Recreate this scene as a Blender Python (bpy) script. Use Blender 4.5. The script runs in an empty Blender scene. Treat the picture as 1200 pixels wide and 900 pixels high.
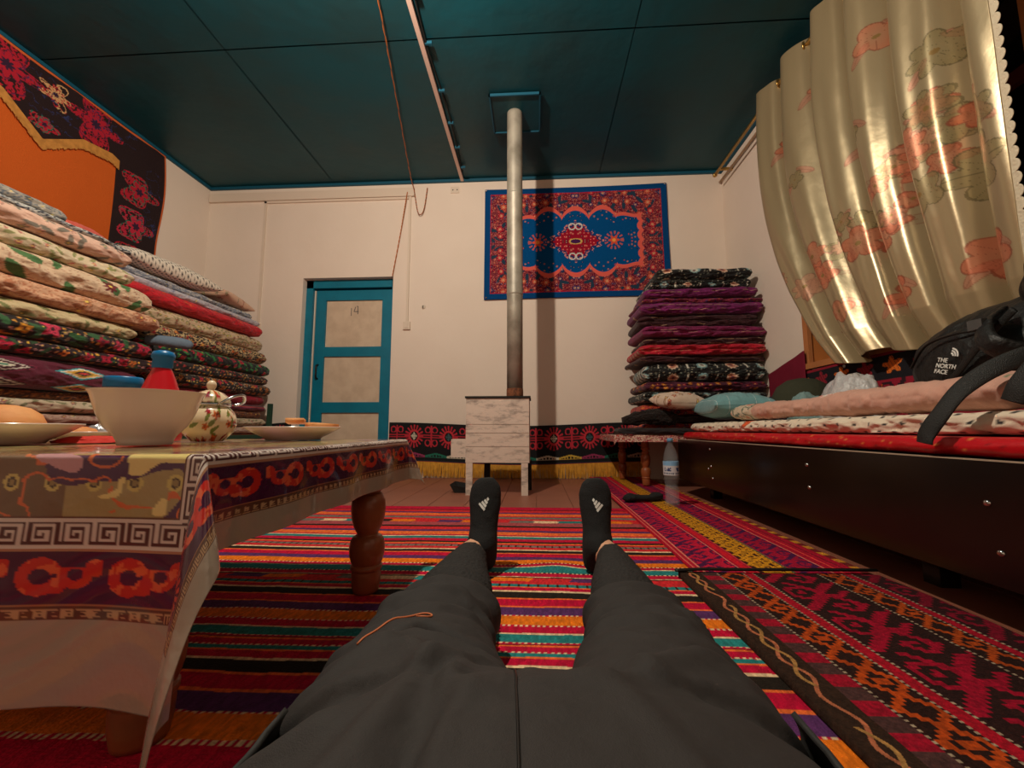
import bpy, bmesh, math, random
import numpy as np
from mathutils import Vector, Matrix
from mathutils.bvhtree import BVHTree
C = bpy.context.scene.collection
PI = math.pi
rnd = random.Random(7)

# ------------------------------------------------------------------ helpers
def lin(c):
    c = np.asarray(c, dtype=float) / 255.0
    return np.where(c <= 0.04045, c / 12.92, ((c + 0.055) / 1.055) ** 2.4)

def mat(name, rgb, rough=0.6, metal=0.0, bump=None, var=None, spec=0.5, coat=0.0, sheen=0.0, vcol=False, weave=None,
        trans=0.0, aniso=0.0, ior=1.45, emis=None):
    m = bpy.data.materials.new(name); m.use_nodes = True
    nt = m.node_tree; N = nt.nodes; L = nt.links
    b = N['Principled BSDF']
    b.inputs['Roughness'].default_value = rough; b.inputs['Metallic'].default_value = metal
    b.inputs['Specular IOR Level'].default_value = spec; b.inputs['Coat Weight'].default_value = coat
    b.inputs['Sheen Weight'].default_value = sheen; b.inputs['Transmission Weight'].default_value = trans
    b.inputs['Anisotropic'].default_value = aniso; b.inputs['IOR'].default_value = ior
    if emis: 
        b.inputs['Emission Color'].default_value = (*lin(emis[0]), 1); b.inputs['Emission Strength'].default_value = emis[1]
    tc = N.new('ShaderNodeTexCoord')
    if vcol:
        a = N.new('ShaderNodeAttribute'); a.attribute_name = 'Col'; col = a.outputs['Color']
    else:
        r = N.new('ShaderNodeRGB'); r.outputs[0].default_value = (*lin(rgb), 1); col = r.outputs[0]
    if var:   # (scale, amount, second colour or None)
        n = N.new('ShaderNodeTexNoise'); n.inputs['Scale'].default_value = var[0]; n.inputs['Detail'].default_value = 6
        L.new(tc.outputs['Object'], n.inputs['Vector'])
        rp = N.new('ShaderNodeValToRGB'); rp.color_ramp.elements[0].position = .38; rp.color_ramp.elements[1].position = .66
        L.new(n.outputs['Fac'], rp.inputs['Fac'])
        mm = N.new('ShaderNodeMath'); mm.operation = 'MULTIPLY'; mm.inputs[1].default_value = var[1]
        L.new(rp.outputs['Color'], mm.inputs[0])
        mx = N.new('ShaderNodeMix'); mx.data_type = 'RGBA'
        L.new(mm.outputs[0], mx.inputs['Factor']); L.new(col, mx.inputs['A'])
        c2 = var[2] if len(var) > 2 and var[2] is not None else tuple(x * .6 for x in rgb)
        mx.inputs['B'].default_value = (*lin(c2), 1); col = mx.outputs['Result']
    L.new(col, b.inputs['Base Color'])
    hs = None
    if bump:
        n = N.new('ShaderNodeTexNoise'); n.inputs['Scale'].default_value = bump[0]; n.inputs['Detail'].default_value = 5
        L.new(tc.outputs['Object'], n.inputs['Vector'])
        bp = N.new('ShaderNodeBump'); bp.inputs['Strength'].default_value = bump[1]; bp.inputs['Distance'].default_value = bump[2] if len(bump) > 2 else .01
        L.new(n.outputs['Fac'], bp.inputs['Height']); hs = bp
    if weave:
        w = N.new('ShaderNodeTexVoronoi'); w.inputs['Scale'].default_value = weave[0]
        L.new(tc.outputs['Object'], w.inputs['Vector'])
        bp = N.new('ShaderNodeBump'); bp.inputs['Strength'].default_value = weave[1]; bp.inputs['Distance'].default_value = .002
        L.new(w.outputs['Distance'], bp.inputs['Height'])
        if hs: L.new(hs.outputs['Normal'], bp.inputs['Normal'])
        hs = bp
    if hs: L.new(hs.outputs['Normal'], b.inputs['Normal'])
    return m

def finish(me, name, m, parent, smooth=True):
    if smooth: me.polygons.foreach_set('use_smooth', [True] * len(me.polygons))
    o = bpy.data.objects.new(name, me); C.objects.link(o)
    if m: me.materials.append(m)
    if parent: o.parent = parent
    me.update()
    return o

def grid(name, P, Col=None, m=None, parent=None, cu=False, cv=False, smooth=True, tag_=None):
    """surface over P[nu,nv,3] with optional sRGB colours Col[nu,nv,3]"""
    nu, nv, _ = P.shape
    iu = np.arange(nu if cu else nu - 1); iv = np.arange(nv if cv else nv - 1)
    A, B = np.meshgrid(iu, iv, indexing='ij'); A2 = (A + 1) % nu; B2 = (B + 1) % nv
    F = np.stack([A * nv + B, A2 * nv + B, A2 * nv + B2, A * nv + B2], -1).reshape(-1, 4)
    me = bpy.data.meshes.new(name)
    me.vertices.add(nu * nv); me.vertices.foreach_set('co', P.reshape(-1).astype(np.float32))
    me.loops.add(F.size); me.loops.foreach_set('vertex_index', F.reshape(-1).astype(np.int32))
    me.polygons.add(len(F)); me.polygons.foreach_set('loop_start', np.arange(0, F.size, 4, dtype=np.int32))
    me.update(calc_edges=True)
    if Col is not None: setcol(me, Col)
    return finish(me, name, m, parent, smooth)

def setcol(me, Col):
    c = np.ones((Col.size // 3, 4), dtype=np.float32); c[:, :3] = lin(np.clip(Col.reshape(-1, 3), 0, 255))
    at = me.color_attributes.new('Col', 'FLOAT_COLOR', 'POINT'); at.data.foreach_set('color', c.reshape(-1))

def bm_obj(name, bm, m=None, parent=None, smooth=False, bevel=0, seg=2):
    if bevel:
        bmesh.ops.bevel(bm, geom=[e for e in bm.edges if e.calc_face_angle(0) > .5], offset=bevel, segments=seg, affect='EDGES', profile=.6)
    bmesh.ops.recalc_face_normals(bm, faces=bm.faces)
    me = bpy.data.meshes.new(name); bm.to_mesh(me); bm.free()
    return finish(me, name, m, parent, smooth)

def add_box(bm, x0, x1, y0, y1, z0, z1, M=None):
    vs = [bm.verts.new((x, y, z)) for x in (x0, x1) for y in (y0, y1) for z in (z0, z1)]
    if M is not None:
        for v in vs: v.co = M @ v.co
    for f in ((0, 1, 3, 2), (4, 6, 7, 5), (0, 4, 5, 1), (2, 3, 7, 6), (0, 2, 6, 4), (1, 5, 7, 3)):
        bm.faces.new([vs[i] for i in f])

def box(name, x0, x1, y0, y1, z0, z1, m, parent=None, bevel=.004):
    bm = bmesh.new(); add_box(bm, x0, x1, y0, y1, z0, z1)
    return bm_obj(name, bm, m, parent, bevel=bevel)

def lathe(name, prof, m, parent=None, loc=(0, 0, 0), n=48, Colf=None, M=None):
    prof = np.array(prof, float); th = np.linspace(0, 2 * PI, n, endpoint=False)
    P = np.zeros((n, len(prof), 3))
    P[..., 0] = np.cos(th)[:, None] * prof[:, 0]; P[..., 1] = np.sin(th)[:, None] * prof[:, 0]; P[..., 2] = prof[:, 1]
    if M is not None: P = P @ np.array(M.to_3x3()).T
    P += np.array(loc)
    Cc = None
    if Colf: 
        TH, Z = np.meshgrid(th, prof[:, 1], indexing='ij'); Cc = Colf(TH, Z)
    return grid(name, P, Cc, m, parent, cu=True)

def smoothpath(pts, n=8):
    pts = [Vector(p) for p in pts]; out = []
    for i in range(len(pts) - 1):
        p0 = pts[max(i - 1, 0)]; p1 = pts[i]; p2 = pts[i + 1]; p3 = pts[min(i + 2, len(pts) - 1)]
        for k in range(n):
            t = k / n
            out.append(.5 * ((2 * p1) + (-p0 + p2) * t + (2 * p0 - 5 * p1 + 4 * p2 - p3) * t * t + (-p0 + 3 * p1 - 3 * p2 + p3) * t ** 3))
    out.append(pts[-1]); return out

def tube_pts(pts, r, n=10, flat=None, up=Vector((0, 0, 1)), cap=True):
    """rings along a path: r a number or list; flat=(a,b) elliptic"""
    m = len(pts); rs = r if hasattr(r, '__len__') else [r] * m
    rings = []
    for i, p in enumerate(pts):
        t = (pts[min(i + 1, m - 1)] - pts[max(i - 1, 0)]).normalized()
        u = t.cross(up); 
        if u.length < 1e-3: u = t.cross(Vector((0, 1, 0)))
        u.normalize(); w = u.cross(t).normalized()
        a, b = flat if flat else (1, 1)
        rings.append([p + u * math.cos(2 * PI * k / n) * rs[i] * a + w * math.sin(2 * PI * k / n) * rs[i] * b for k in range(n)])
    P = np.array([[list(v) for v in ring] for ring in rings])
    if cap:
        P = np.concatenate([np.repeat(P[:1].mean(1, keepdims=True), n, 1), P, np.repeat(P[-1:].mean(1, keepdims=True), n, 1)], 0)
    return P

def tube(name, pts, r, m, parent=None, n=10, flat=None, sm=8, cap=True, up=Vector((0, 0, 1))):
    if sm: 
        k0 = len(pts)
        if hasattr(r, '__len__'):
            r = np.interp(np.linspace(0, k0 - 1, (k0 - 1) * sm + 1), range(k0), r)
        pts = smoothpath(pts, sm)
    else: pts = [Vector(p) for p in pts]
    return grid(name, tube_pts(pts, r, n, flat, up, cap), None, m, parent, cv=True)

def thing(name, label, cat, loc=(0, 0, 0), group=None):
    o = bpy.data.objects.new(name, None); C.objects.link(o); o.location = loc
    o.empty_display_size = .05
    return tag(o, label, cat, group)
def tag(o, label, cat, group=None, kind=None):
    o['label'] = label; o['category'] = cat
    if group: o['group'] = group
    if kind: o['kind'] = kind
    return o
def struct(o): o['kind'] = 'structure'; return o
def reparent(parent, loc):   # keep children where they are although the empty sits at its base
    for ch in parent.children: ch.location = ch.location - Vector(loc)

# ------------------------------------------------------------------ pattern painting (numpy)
def h2(i, j, s):
    i = np.asarray(i, dtype=np.int64); j = np.asarray(j, dtype=np.int64)
    n = (i * 374761393 + j * 668265263 + s * 974634777) & 0xffffffff
    n = ((n ^ (n >> 13)) * 1274126177) & 0xffffffff
    return ((n ^ (n >> 16)) & 0xffff) / 65535.0
def vn(x, y, s=0):
    i = np.floor(x); j = np.floor(y); fx = x - i; fy = y - j
    fx = fx * fx * (3 - 2 * fx); fy = fy * fy * (3 - 2 * fy)
    return (h2(i, j, s) * (1 - fx) * (1 - fy) + h2(i + 1, j, s) * fx * (1 - fy) + h2(i, j + 1, s) * (1 - fx) * fy + h2(i + 1, j + 1, s) * fx * fy)
def fbm(x, y, s=0): return .55 * vn(x, y, s) + .3 * vn(2.1 * x, 2.1 * y, s + 1) + .15 * vn(4.3 * x, 4.3 * y, s + 2)
def full(U, c): return np.ones(U.shape + (3,)) * np.array(c, float)
def put(A, mask, c): A[mask] = np.array(c, float); return A

def flowers(A, U, V, cell, seed, cols, size=.42, petals=5, dens=.9, center=(230, 200, 60), leaf=None, ring=None):
    """scatter daisies/roses over A"""
    I = np.floor(U / cell); J = np.floor(V / cell)
    if leaf is not None:
        for di in (-1, 0, 1):
            for dj in (-1, 0, 1):
                i = I + di; j = J + dj
                cx = (i + .5 + (h2(i, j, seed + 11) - .5) * .8) * cell; cy = (j + .5 + (h2(i, j, seed + 12) - .5) * .8) * cell
                an = h2(i, j, seed + 13) * PI * 2; dx = U - cx; dy = V - cy
                a = dx * np.cos(an) + dy * np.sin(an); b = -dx * np.sin(an) + dy * np.cos(an)
                put(A, (a / (cell * .42)) ** 2 + (b / (cell * .15)) ** 2 < 1, leaf)
    for di in (-1, 0, 1):
        for dj in (-1, 0, 1):
            i = I + di; j = J + dj
            cx = (i + .5 + (h2(i, j, seed) - .5) * .55) * cell; cy = (j + .5 + (h2(i, j, seed + 1) - .5) * .55) * cell
            R = cell * size * (.55 + .45 * h2(i, j, seed + 2)); ph = h2(i, j, seed + 3) * 6
            dx = U - cx; dy = V - cy; r = np.hypot(dx, dy); an = np.arctan2(dy, dx)
            ok = h2(i, j, seed + 4) < dens
            Rp = R * (.78 + .22 * np.cos(petals * an + ph))
            k = np.floor(h2(i, j, seed + 5) * len(cols)).astype(int) % len(cols)
            for q, c in enumerate(cols):
                c = np.array(c, float)
                mk = ok & (k == q) & (r < Rp); put(A, mk, c * .8)
                mk = ok & (k == q) & (r < Rp * .8); put(A, mk, c)
                mk = ok & (k == q) & (r < Rp * .5) & (r > Rp * .38); put(A, mk, np.minimum(c * .62, 255) if ring is None else ring)
            put(A, ok & (r < R * .2), center)
    return A

def scroll(A, U, V, sc, seed, c, w=.05, lev=(.35, .5, .65)):
    f = fbm(U / sc, V / sc, seed)
    for l in lev: put(A, np.abs(f - l) < w * .5, c)
    return A

def p_plain(c, amp=.1, sc=.03, seed=0):
    def f(U, V):
        A = full(U, c); return A * (1 - amp + 2 * amp * fbm(U / sc, V / sc, seed))[..., None]
    return f
def p_floral(bg, cols, cell, seed=0, leaf=None, size=.42, dens=.9, petals=5, center=(230, 200, 90), sc=None):
    def f(U, V):
        A = full(U, bg)
        if sc: scroll(A, U, V, sc[0], seed + 40, sc[1], sc[2] if len(sc) > 2 else .05)
        return flowers(A, U, V, cell, seed, cols, size, petals, dens, center, leaf)
    return f
def p_two(bg, big, small, cb, cs, seed=0, leaf=None, dens=.8):
    def f(U, V):
        A = full(U, bg); flowers(A, U, V, cs, seed + 50, small, .4, 5, .85)
        return flowers(A, U, V, cb, seed, big, .46, 4, dens, (60, 10, 25), leaf)
    return f
def p_dots(bg, c, cell, r):
    def f(U, V):
        A = full(U, bg); row = np.floor(V / cell); u = (U / cell + .5 * (row % 2)); 
        d = np.hypot(u - np.floor(u) - .5, V / cell - row - .5); return put(A, d < r, c)
    return f
def p_ikat(U, V):
    A = full(U, (92, 20, 45)); u = (U / .30) % 1 - .5; v = (V / .085) % 1 - .5
    d = np.abs(u) * 2 + np.abs(v) * 2 + .12 * (fbm(U / .01, V / .03, 4) - .5); par = (np.floor(U / .30) % 2) == 0
    for a, b, c1, c2 in ((.0, .16, (30, 110, 90), (200, 60, 60)), (.16, .3, (200, 190, 170), (40, 60, 60)), (.3, .5, (60, 12, 30), (215, 165, 60)),
                         (.5, .62, (205, 190, 180), (235, 215, 190)), (.62, .75, (45, 8, 25), (60, 165, 175)), (.75, .84, (120, 30, 60), (70, 15, 35))):
        mk = (d >= a) & (d < b); A[mk & par] = c1; A[mk & ~par] = c2
    return A
def p_stripes(cols, ws):
    tot = sum(ws); ed = np.cumsum(ws)
    def f(U, V):
        A = full(U, cols[0]); v = V % tot; lo = 0
        for c, e in zip(cols, ed): put(A, (v >= lo) & (v < e), c); lo = e
        return A
    return f
def p_medal(bg, seed=0, sc=1.0):
    """black velvet with big round rosettes between small white leaves"""
    def f(U, V):
        A = full(U, bg)
        flowers(A, U, V, .017 * sc, seed + 9, [(185, 180, 160), (150, 150, 130), (120, 130, 120)], .34, 4, .62, (40, 40, 40))
        per = .15 * sc; i = np.floor(U / per); u = U - (i + .5) * per; v = V % (.085 * sc) - .0425 * sc; r = np.hypot(u, v); an = np.arctan2(v, u)
        odd = (i % 2) == 0
        R = .03 * sc * (1 + .08 * np.cos(10 * an))
        A[(r < R)] = (30, 28, 26)
        put(A, (r < R * .92) & odd, (225, 190, 165)); put(A, (r < R * .92) & ~odd, (125, 160, 165))
        put(A, (r < R * .6) & odd, (190, 120, 95)); put(A, (r < R * .6) & ~odd, (200, 205, 190)); put(A, r < R * .3, (100, 50, 60))
        put(A, (np.abs(u) > per * .5 - .004) & (np.abs(v) < .03), (215, 210, 195))
        return A
    return f
def glyph(U, V, rows, cell):
    """bitmap motif repeated over the plane: True where '#'"""
    B = np.array([[ch == '#' for ch in r] for r in rows]); h, w = B.shape
    return B[(np.floor(V / cell).astype(int)) % h, (np.floor(U / cell).astype(int)) % w]
MEANDER = ["..........", "#######.##", "#.....#.#.", "#.###.#.#.", "#.#.#.#.#.", "#.#...#.#.", "#.#####.#.", "#.......#.", "#########.", ".........."]
HOOKS = ["##..............", "###....#####....", ".###..##...##...", "..###.#..#..#..#", "...####..##.#.##", "....####....###.", "..#..####..###..", ".###..#######...",
         "##.#...#####....", "#..#..###.###...", "##...####..###..", ".#####.##...###.", "..###...##...###", "...#.....##...##", "..........#....#", "#..............."]
XMOT = ["#......##......#", "##....####....##", ".##..##..##..##.", "..####.##.####..", "...##..##..##...", "..####.##.####..", ".##..##..##..##.", "##....####....##"]

# ------------------------------------------------------------------ materials
M = {}
M['wall'] = mat('plaster', (234, 218, 204), .8, bump=(5, .25, .02), var=(3, .25, (224, 206, 190)))
M['ceil'] = mat('teal_paint', (8, 74, 86), .45, bump=(1.3, .5, .06), var=(1.4, .75, (30, 58, 62)), spec=.35)
M['teal'] = mat('door_paint', (0, 118, 146), .42, bump=(25, .1, .004), var=(9, .35, (4, 92, 118)))
M['tealtrim'] = mat('cornice_paint', (6, 80, 104), .6)
M['floor'] = mat('red_brown_floor_paint', (150, 92, 72), .45, bump=(12, .1, .004), var=(4, .4, (122, 74, 60)))
M['white'] = mat('white_paint', (222, 205, 188), .6, bump=(30, .08, .003))
M['doorpanel'] = mat('door_panel_paint', (214, 192, 168), .6, var=(11, .5, (186, 160, 136)))
M['wood'] = mat('turned_wood', (150, 82, 46), .38, var=(9, .6, (112, 54, 28)), coat=.25)
M['panelwood'] = mat('fibreboard', (206, 128, 66), .6, var=(7, .3, (184, 108, 52)))
M['pine'] = mat('pine', (190, 122, 74), .5, var=(5, .4, (160, 96, 54)))
M['darkwood'] = mat('dark_laminate', (24, 13, 9), .2, var=(6, .5, (16, 9, 7)), spec=.4)
M['black'] = mat('black_plastic', (14, 14, 14), .4)
M['chrome'] = mat('chrome', (190, 190, 190), .2, 1.0)
M['brass'] = mat('brass', (196, 160, 92), .3, .9)
M['steel'] = mat('zinc_pipe', (176, 168, 154), .5, .35, bump=(10, .15, .01), var=(7, .7, (112, 104, 92)))
M['rust'] = mat('rust', (140, 84, 56), .9, var=(60, .8, (60, 34, 24)))
M['soot'] = mat('soot', (26, 24, 22), .8)
M['fabric'] = mat('printed_cotton', (255, 255, 255), .85, vcol=True, bump=(30, .5, .01), sheen=.15)
M['velvet'] = mat('velvet', (255, 255, 255), .8, vcol=True, bump=(35, .35, .008), sheen=.1)
M['kilim'] = mat('woven_wool', (255, 255, 255), .95, vcol=True, weave=(260, .7), spec=.2)
M['vinyl'] = mat('oilcloth', (255, 255, 255), .22, vcol=True, bump=(9, .35, .02), spec=.6, coat=.6)
M['satin'] = mat('satin', (255, 255, 255), .30, metal=.42, vcol=True, bump=(6, .34, .010), spec=.7)
M['embroidery'] = mat('embroidered_felt', (255, 255, 255), .9, vcol=True, weave=(180, .4))
M['gold'] = mat('gold_fringe', (222, 160, 52), .75, var=(30, .6, (176, 118, 34)))
M['tanfringe'] = mat('tan_fringe', (206, 142, 66), .8, var=(30, .6, (160, 104, 44)))
M['porcelain'] = mat('porcelain', (228, 210, 198), .18, spec=.6)
M['glass'] = mat('clear_plastic', (235, 240, 240), .06, trans=1.0, ior=1.3)
M['nightglass'] = mat('window_pane', (12, 10, 10), .05, spec=.6)
M['pvc'] = mat('blue_plastic', (10, 105, 160), .35)
M['redpl'] = mat('red_plastic', (190, 14, 30), .3)
M['trouser'] = mat('black_trouser_cloth', (42, 38, 37), .8, bump=(22, .35, .012), weave=(900, .15))
M['knit'] = mat('black_knit', (38, 35, 34), .85, weave=(150, 1.0))
M['sock'] = mat('black_sock', (22, 22, 23), .9, weave=(420, .6), bump=(45, .25, .006))
M['skin'] = mat('skin', (214, 160, 128), .5)
M['logo'] = mat('white_print', (215, 215, 210), .6)
M['orange_thread'] = mat('orange_print', (200, 110, 66), .6)
M['pack'] = mat('backpack_nylon', (16, 17, 17), .52, bump=(16, .8, .025))
M['webbing'] = mat('webbing', (18, 19, 18), .6, weave=(500, .5))
M['green'] = mat('green_metal_paint', (34, 66, 50), .5)

M['glass'] = mat('clear_plastic', (210, 222, 228), .08, spec=.8); M['glass'].node_tree.nodes['Principled BSDF'].inputs['Alpha'].default_value = .06
# ------------------------------------------------------------------ room
XL, XR, YB, YF, H = -3.084, 1.66, 3.60, -1.6, 2.70
floor_bm = bmesh.new(); add_box(floor_bm, XL - .2, XR + .6, YF - .2, YB + .5, -.12, -.006)
for i in range(-16, 12):      # boards running to the back wall
    x0 = i * .195; 
    if x0 + .19 < XL - .1 or x0 > XR + .5: continue
    add_box(floor_bm, x0 + .0015, x0 + .1935, YF - .15, YB + .3, -.02, 0)
struct(bm_obj('floor', floor_bm, M['floor']))
# back wall with the door recess
DX0, DX1, DZ = -2.125, -1.285, 1.79
def wall_grid_box(name, boxes):
    bm = bmesh.new()
    for b in boxes: add_box(bm, *b)
    return struct(bm_obj(name, bm, M['wall'], bevel=.006))
wall_grid_box('wall_back', [(XL - .2, DX0, YB, YB + .4, 0, H), (DX1, XR + .5, YB, YB + .4, 0, H), (DX0, DX1, YB, YB + .4, DZ, H)])
wall_grid_box('wall_left', [(XL - .2, XL, YF - .2, YB, 0, H)])
wall_grid_box('wall_front', [(XL - .2, XR + .5, YF - .2, YF, 0, H)])
NY0, NY1, NZ0, NZ1, NX = .55, 2.62, .80, 2.35, 2.02    # window niche in the right wall
wall_grid_box('wall_right', [(XR, NX + .2, YF - .2, NY0, 0, H), (XR, NX + .2, NY1, YB, 0, H), (XR, NX + .2, NY0, NY1, 0, NZ0), (XR, NX + .2, NY0, NY1, NZ1, H), (NX + .1, NX + .2, NY0, NY1, NZ0, NZ1)])
# ceiling: painted boards nailed up with open seams between them
def panel_grid():
    bm = bmesh.new(); add_box(bm, XL - .2, XR + .6, YF - .2, YB + .4, H + .02, H + .1)
    return bm
cb = panel_grid()
me_parts = []
xs = [XL, -1.87, -.645, .58, XR + .3]; ys = [YF, -.2, 2.2, YB + .05]
for a in range(4):
    for b in range(3):
        x0, x1, y0, y1 = xs[a] + .0025, xs[a + 1] - .0025, ys[b] + .004, ys[b + 1] - .004
        n = 12; vv = []
        for i in range(n + 1):
            for j in range(n + 1):
                u = i / n; v = j / n
                sag = .016 * math.sin(PI * u) * math.sin(PI * v) * (0.6 + .4 * ((a + b) % 2)) + .006 * math.sin(PI * u * 2 + a * 2 + b) * math.sin(3 * v)
                vv.append(cb.verts.new((x0 + (x1 - x0) * u, y0 + (y1 - y0) * v, H - .001 - sag * (.4 if b != 1 else .7))))
        for i in range(n):
            for j in range(n):
                f = cb.faces.new((vv[i * (n + 1) + j], vv[i * (n + 1) + j + 1], vv[(i + 1) * (n + 1) + j + 1], vv[(i + 1) * (n + 1) + j])); f.smooth = True
me = bpy.data.meshes.new('ceiling'); cb.to_mesh(me); cb.free(); struct(finish(me, 'ceiling', M['ceil'], None, False))
# narrow teal cornice strips
struct(box('trim_1', XL, XR, YB - .022, YB, H - .028, H - .004, M['tealtrim']))
struct(box('trim_2', XL, XL + .022, YF, YB - .02, H - .028, H - .004, M['tealtrim']))
struct(box('trim_3', XR - .022, XR, YF, YB - .02, H - .028, H - .004, M['tealtrim']))
# window niche lining and the window itself
struct(box('trim_4', XR - .004, NX + .06, NY1 - .022, NY1 - .002, NZ0, NZ1, M['panelwood']))
struct(box('trim_5', XR - .012, XR + .012, NY1 - .03, NY1 + .012, NZ0 - .1, NZ1 + .04, M['pine']))
struct(box('trim_6', XR - .03, NX + .06, NY0, NY1, NZ0 - .03, NZ0 + .004, M['pine']))
win = thing('window_1', 'timber framed window with dark night panes behind the satin curtain', 'window'); win['kind'] = 'structure'
wf = bmesh.new(); X0, X1 = NX - .02, NX + .05
for y0, y1, z0, z1 in [(NY0, NY1, NZ0, NZ0 + .07), (NY0, NY1, NZ1 - .07, NZ1), (NY0, NY0 + .07, NZ0, NZ1), (NY1 - .09, NY1 - .02, NZ0, NZ1), (NY0, NY1, 1.84, 1.90)]:
    add_box(wf, X0, X1, y0, y1, z0, z1)
bm_obj('window_frame', wf, mat('red_brown_frame', (120, 50, 34), .5, var=(8, .3)), win, bevel=.004)
box('mullion', XR + .0, XR + .05, 1.285, 1.385, NZ0, NZ1, M['pine'], win)
box('mullion', X0 - .01, X1, 1.93, 2.0, NZ0 + .07, NZ1 - .07, M['pine'], win)
box('pane', NX + .01, NX + .018, NY0 + .05, NY1 - .06, NZ0 + .05, NZ1 - .05, M['nightglass'], win, bevel=0)

# door in its recess
door = thing('door_1', 'turquoise framed plank door with pale panels in the back wall', 'door'); door['kind'] = 'structure'
YD = 3.72
fr = bmesh.new()
add_box(fr, DX0 + .002, DX0 + .065, YD - .06, YD + .06, 0, DZ - .004); add_box(fr, DX1 - .028, DX1 - .002, YD - .06, YD + .06, 0, DZ - .004)
add_box(fr, DX0 + .002, DX1 - .002, YD - .06, YD + .06, DZ - .075, DZ - .002)
bm_obj('door_frame', fr, M['teal'], door, bevel=.003)
box('white_strip', DX0 + .066, DX0 + .078, YD - .03, YD + .03, .0, DZ - .09, M['white'], door, bevel=.002)  # thin white strip along the line between frame and leaf
lx0, lx1, lz1 = DX0 + .085, DX1 - .032, DZ - .09
lf = bmesh.new(); w = .095
sh = .0
add_box(lf, lx0, lx0 + w, YD - .03, YD + .02, .02, lz1); add_box(lf, lx1 - w, lx1, YD - .03, YD + .02, .02, lz1)
for z0, z1 in ((lz1 - .095, lz1), (1.075, 1.165), (.56, .655), (.02, .14)): add_box(lf, lx0 + w - .001, lx1 - w + .001, YD - .029, YD + .019, z0, z1)
leaf = bm_obj('door_leaf', lf, M['teal'], door, bevel=.003)
for z0, z1 in ((.14, .56), (.655, 1.075), (1.165, lz1 - .095)):
    box('door_panel', lx0 + w - .01, lx1 - w + .01, YD - .012, YD + .01, z0 - .01, z1 + .01, M['doorpanel'], door, bevel=0)
hd = tube('door_handle', [(lx0 + .045, YD - .03, 1.0), (lx0 + .045, YD - .062, .985), (lx0 + .047, YD - .066, .93), (lx0 + .045, YD - .062, .885), (lx0 + .045, YD - .03, .87)], .008, M['black'], door)
mk = bmesh.new()      # grey figures scratched on the upper panel
for x0, z0, x1, z1 in ((0, .0, 0, .075), (.04, .085, .025, .04), (.025, .04, .07, .04), (.062, .09, .062, .015), (.05, .09, .062, .09)):
    a = Vector((x0, 0, z0)); b = Vector((x1, 0, z1)); d = (b - a).normalized(); s = Vector((d.z, 0, -d.x)) * .004
    q = [mk.verts.new(p + Vector((lx0 + .33, YD - .0135, 1.46))) for p in (a - s, b - s, b + s, a + s)]; mk.faces.new(q)
bm_obj('scratched_mark', mk, mat('grey_pencil', (120, 110, 105), .8), door)
box('threshold', DX0, DX1, YB + .005, YD + .1, 0, .03, M['teal'], door)
struct(box('wall_doorway', DX0 - .05, DX1 + .05, YD + .075, YD + .12, 0, DZ + .05, mat('hall_dark', (60, 40, 30), .9), None, bevel=0))

# cable ducts
def duct(label, boxes, name='cable_duct'):
    bm = bmesh.new()
    for b in boxes: add_box(bm, *b)
    return tag(bm_obj(name, bm, M['white'], bevel=.003), label, 'duct')
duct('wide white board above the door under the ceiling', [(XL + .01, -1.105, YB - .026, YB - .0015, 2.545, 2.625)], 'wall_batten')
duct('thin white duct running down the wall left of the door', [(-2.535, -2.513, YB - .016, YB - .0015, 1.36, 2.545), (-2.535, -1.16, YB - .016, YB - .001, 2.522, 2.543)])
duct('thin white duct dropping to the switch right of the door', [(-1.155, -1.135, YB - .016, YB - .0015, 1.36, 2.545)])
s = thing('light_switch', 'white light switch right of the turquoise door', 'switch', (-1.145, YB, 1.33))
box('switch_plate', -.032, .032, -.02, 0, -.035, .035, M['white'], s); box('rocker', -.014, .014, -.026, -.018, -.022, .022, M['white'], s)
s = thing('wall_socket', 'white wall socket left of the door beside the quilts', 'socket', (-2.545, YB, 1.33))
box('socket_plate', -.05, .045, -.02, 0, -.04, .04, M['white'], s, bevel=.008)
so = lathe('socket_hole', [(0, 0), (.017, 0), (.02, .003), (.024, .003)], M['black'], s, M=Matrix.Rotation(PI / 2, 3, 'X')); so.location = (0, -.0225, 0)
s = thing('wall_hook', 'small dark wall hook on plaster right of the switch', 'hook', (-1.0, YB, 1.50))
lathe('hook_plate', [(0, .006), (.018, .006), (.02, 0), (0, 0)], M['white'], s, M=Matrix.Rotation(PI / 2, 3, 'X'), n=20)
tube('hook', [(0, -.004, .01), (0, -.02, .005), (0, -.024, -.008), (0, -.016, -.012)], .003, M['black'], s)
s = thing('wall_plate', 'small white blanking plate under the ceiling left of the stovepipe', 'plate', (-.73, YB, 2.60))
box('plate', -.04, .04, -.008, 0, -.03, .03, M['white'], s); lathe('screw', [(0, .003), (.005, .002), (.006, 0)], M['black'], s, n=12, M=Matrix.Rotation(PI / 2, 3, 'X'), loc=(-.02, -.008, 0)); lathe('screw', [(0, .003), (.005, .002), (.006, 0)], M['black'], s, n=12, M=Matrix.Rotation(PI / 2, 3, 'X'), loc=(.02, -.008, 0))
s = thing('ceiling_duct', 'pinkish white cable duct running along the teal ceiling to the back wall', 'duct')
box('duct', -.675, -.648, -.6, YB - .02, H - .028, H - .008, mat('pink_duct', (222, 190, 176), .5), s)
tube('cable', [(-.625 + .01 * math.sin(y * 5), y, H - .018 - .006 * math.sin(y * 9)) for y in np.arange(-.6, 3.58, .15)], .005, M['soot'], s, n=6, sm=2)
for y in (1.9, 2.2, 2.55, 2.85, 3.12, 3.38): box('clip', -.64, -.6, y, y + .012, H - .03, H - .012, M['tealtrim'], s, bevel=.002)
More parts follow.
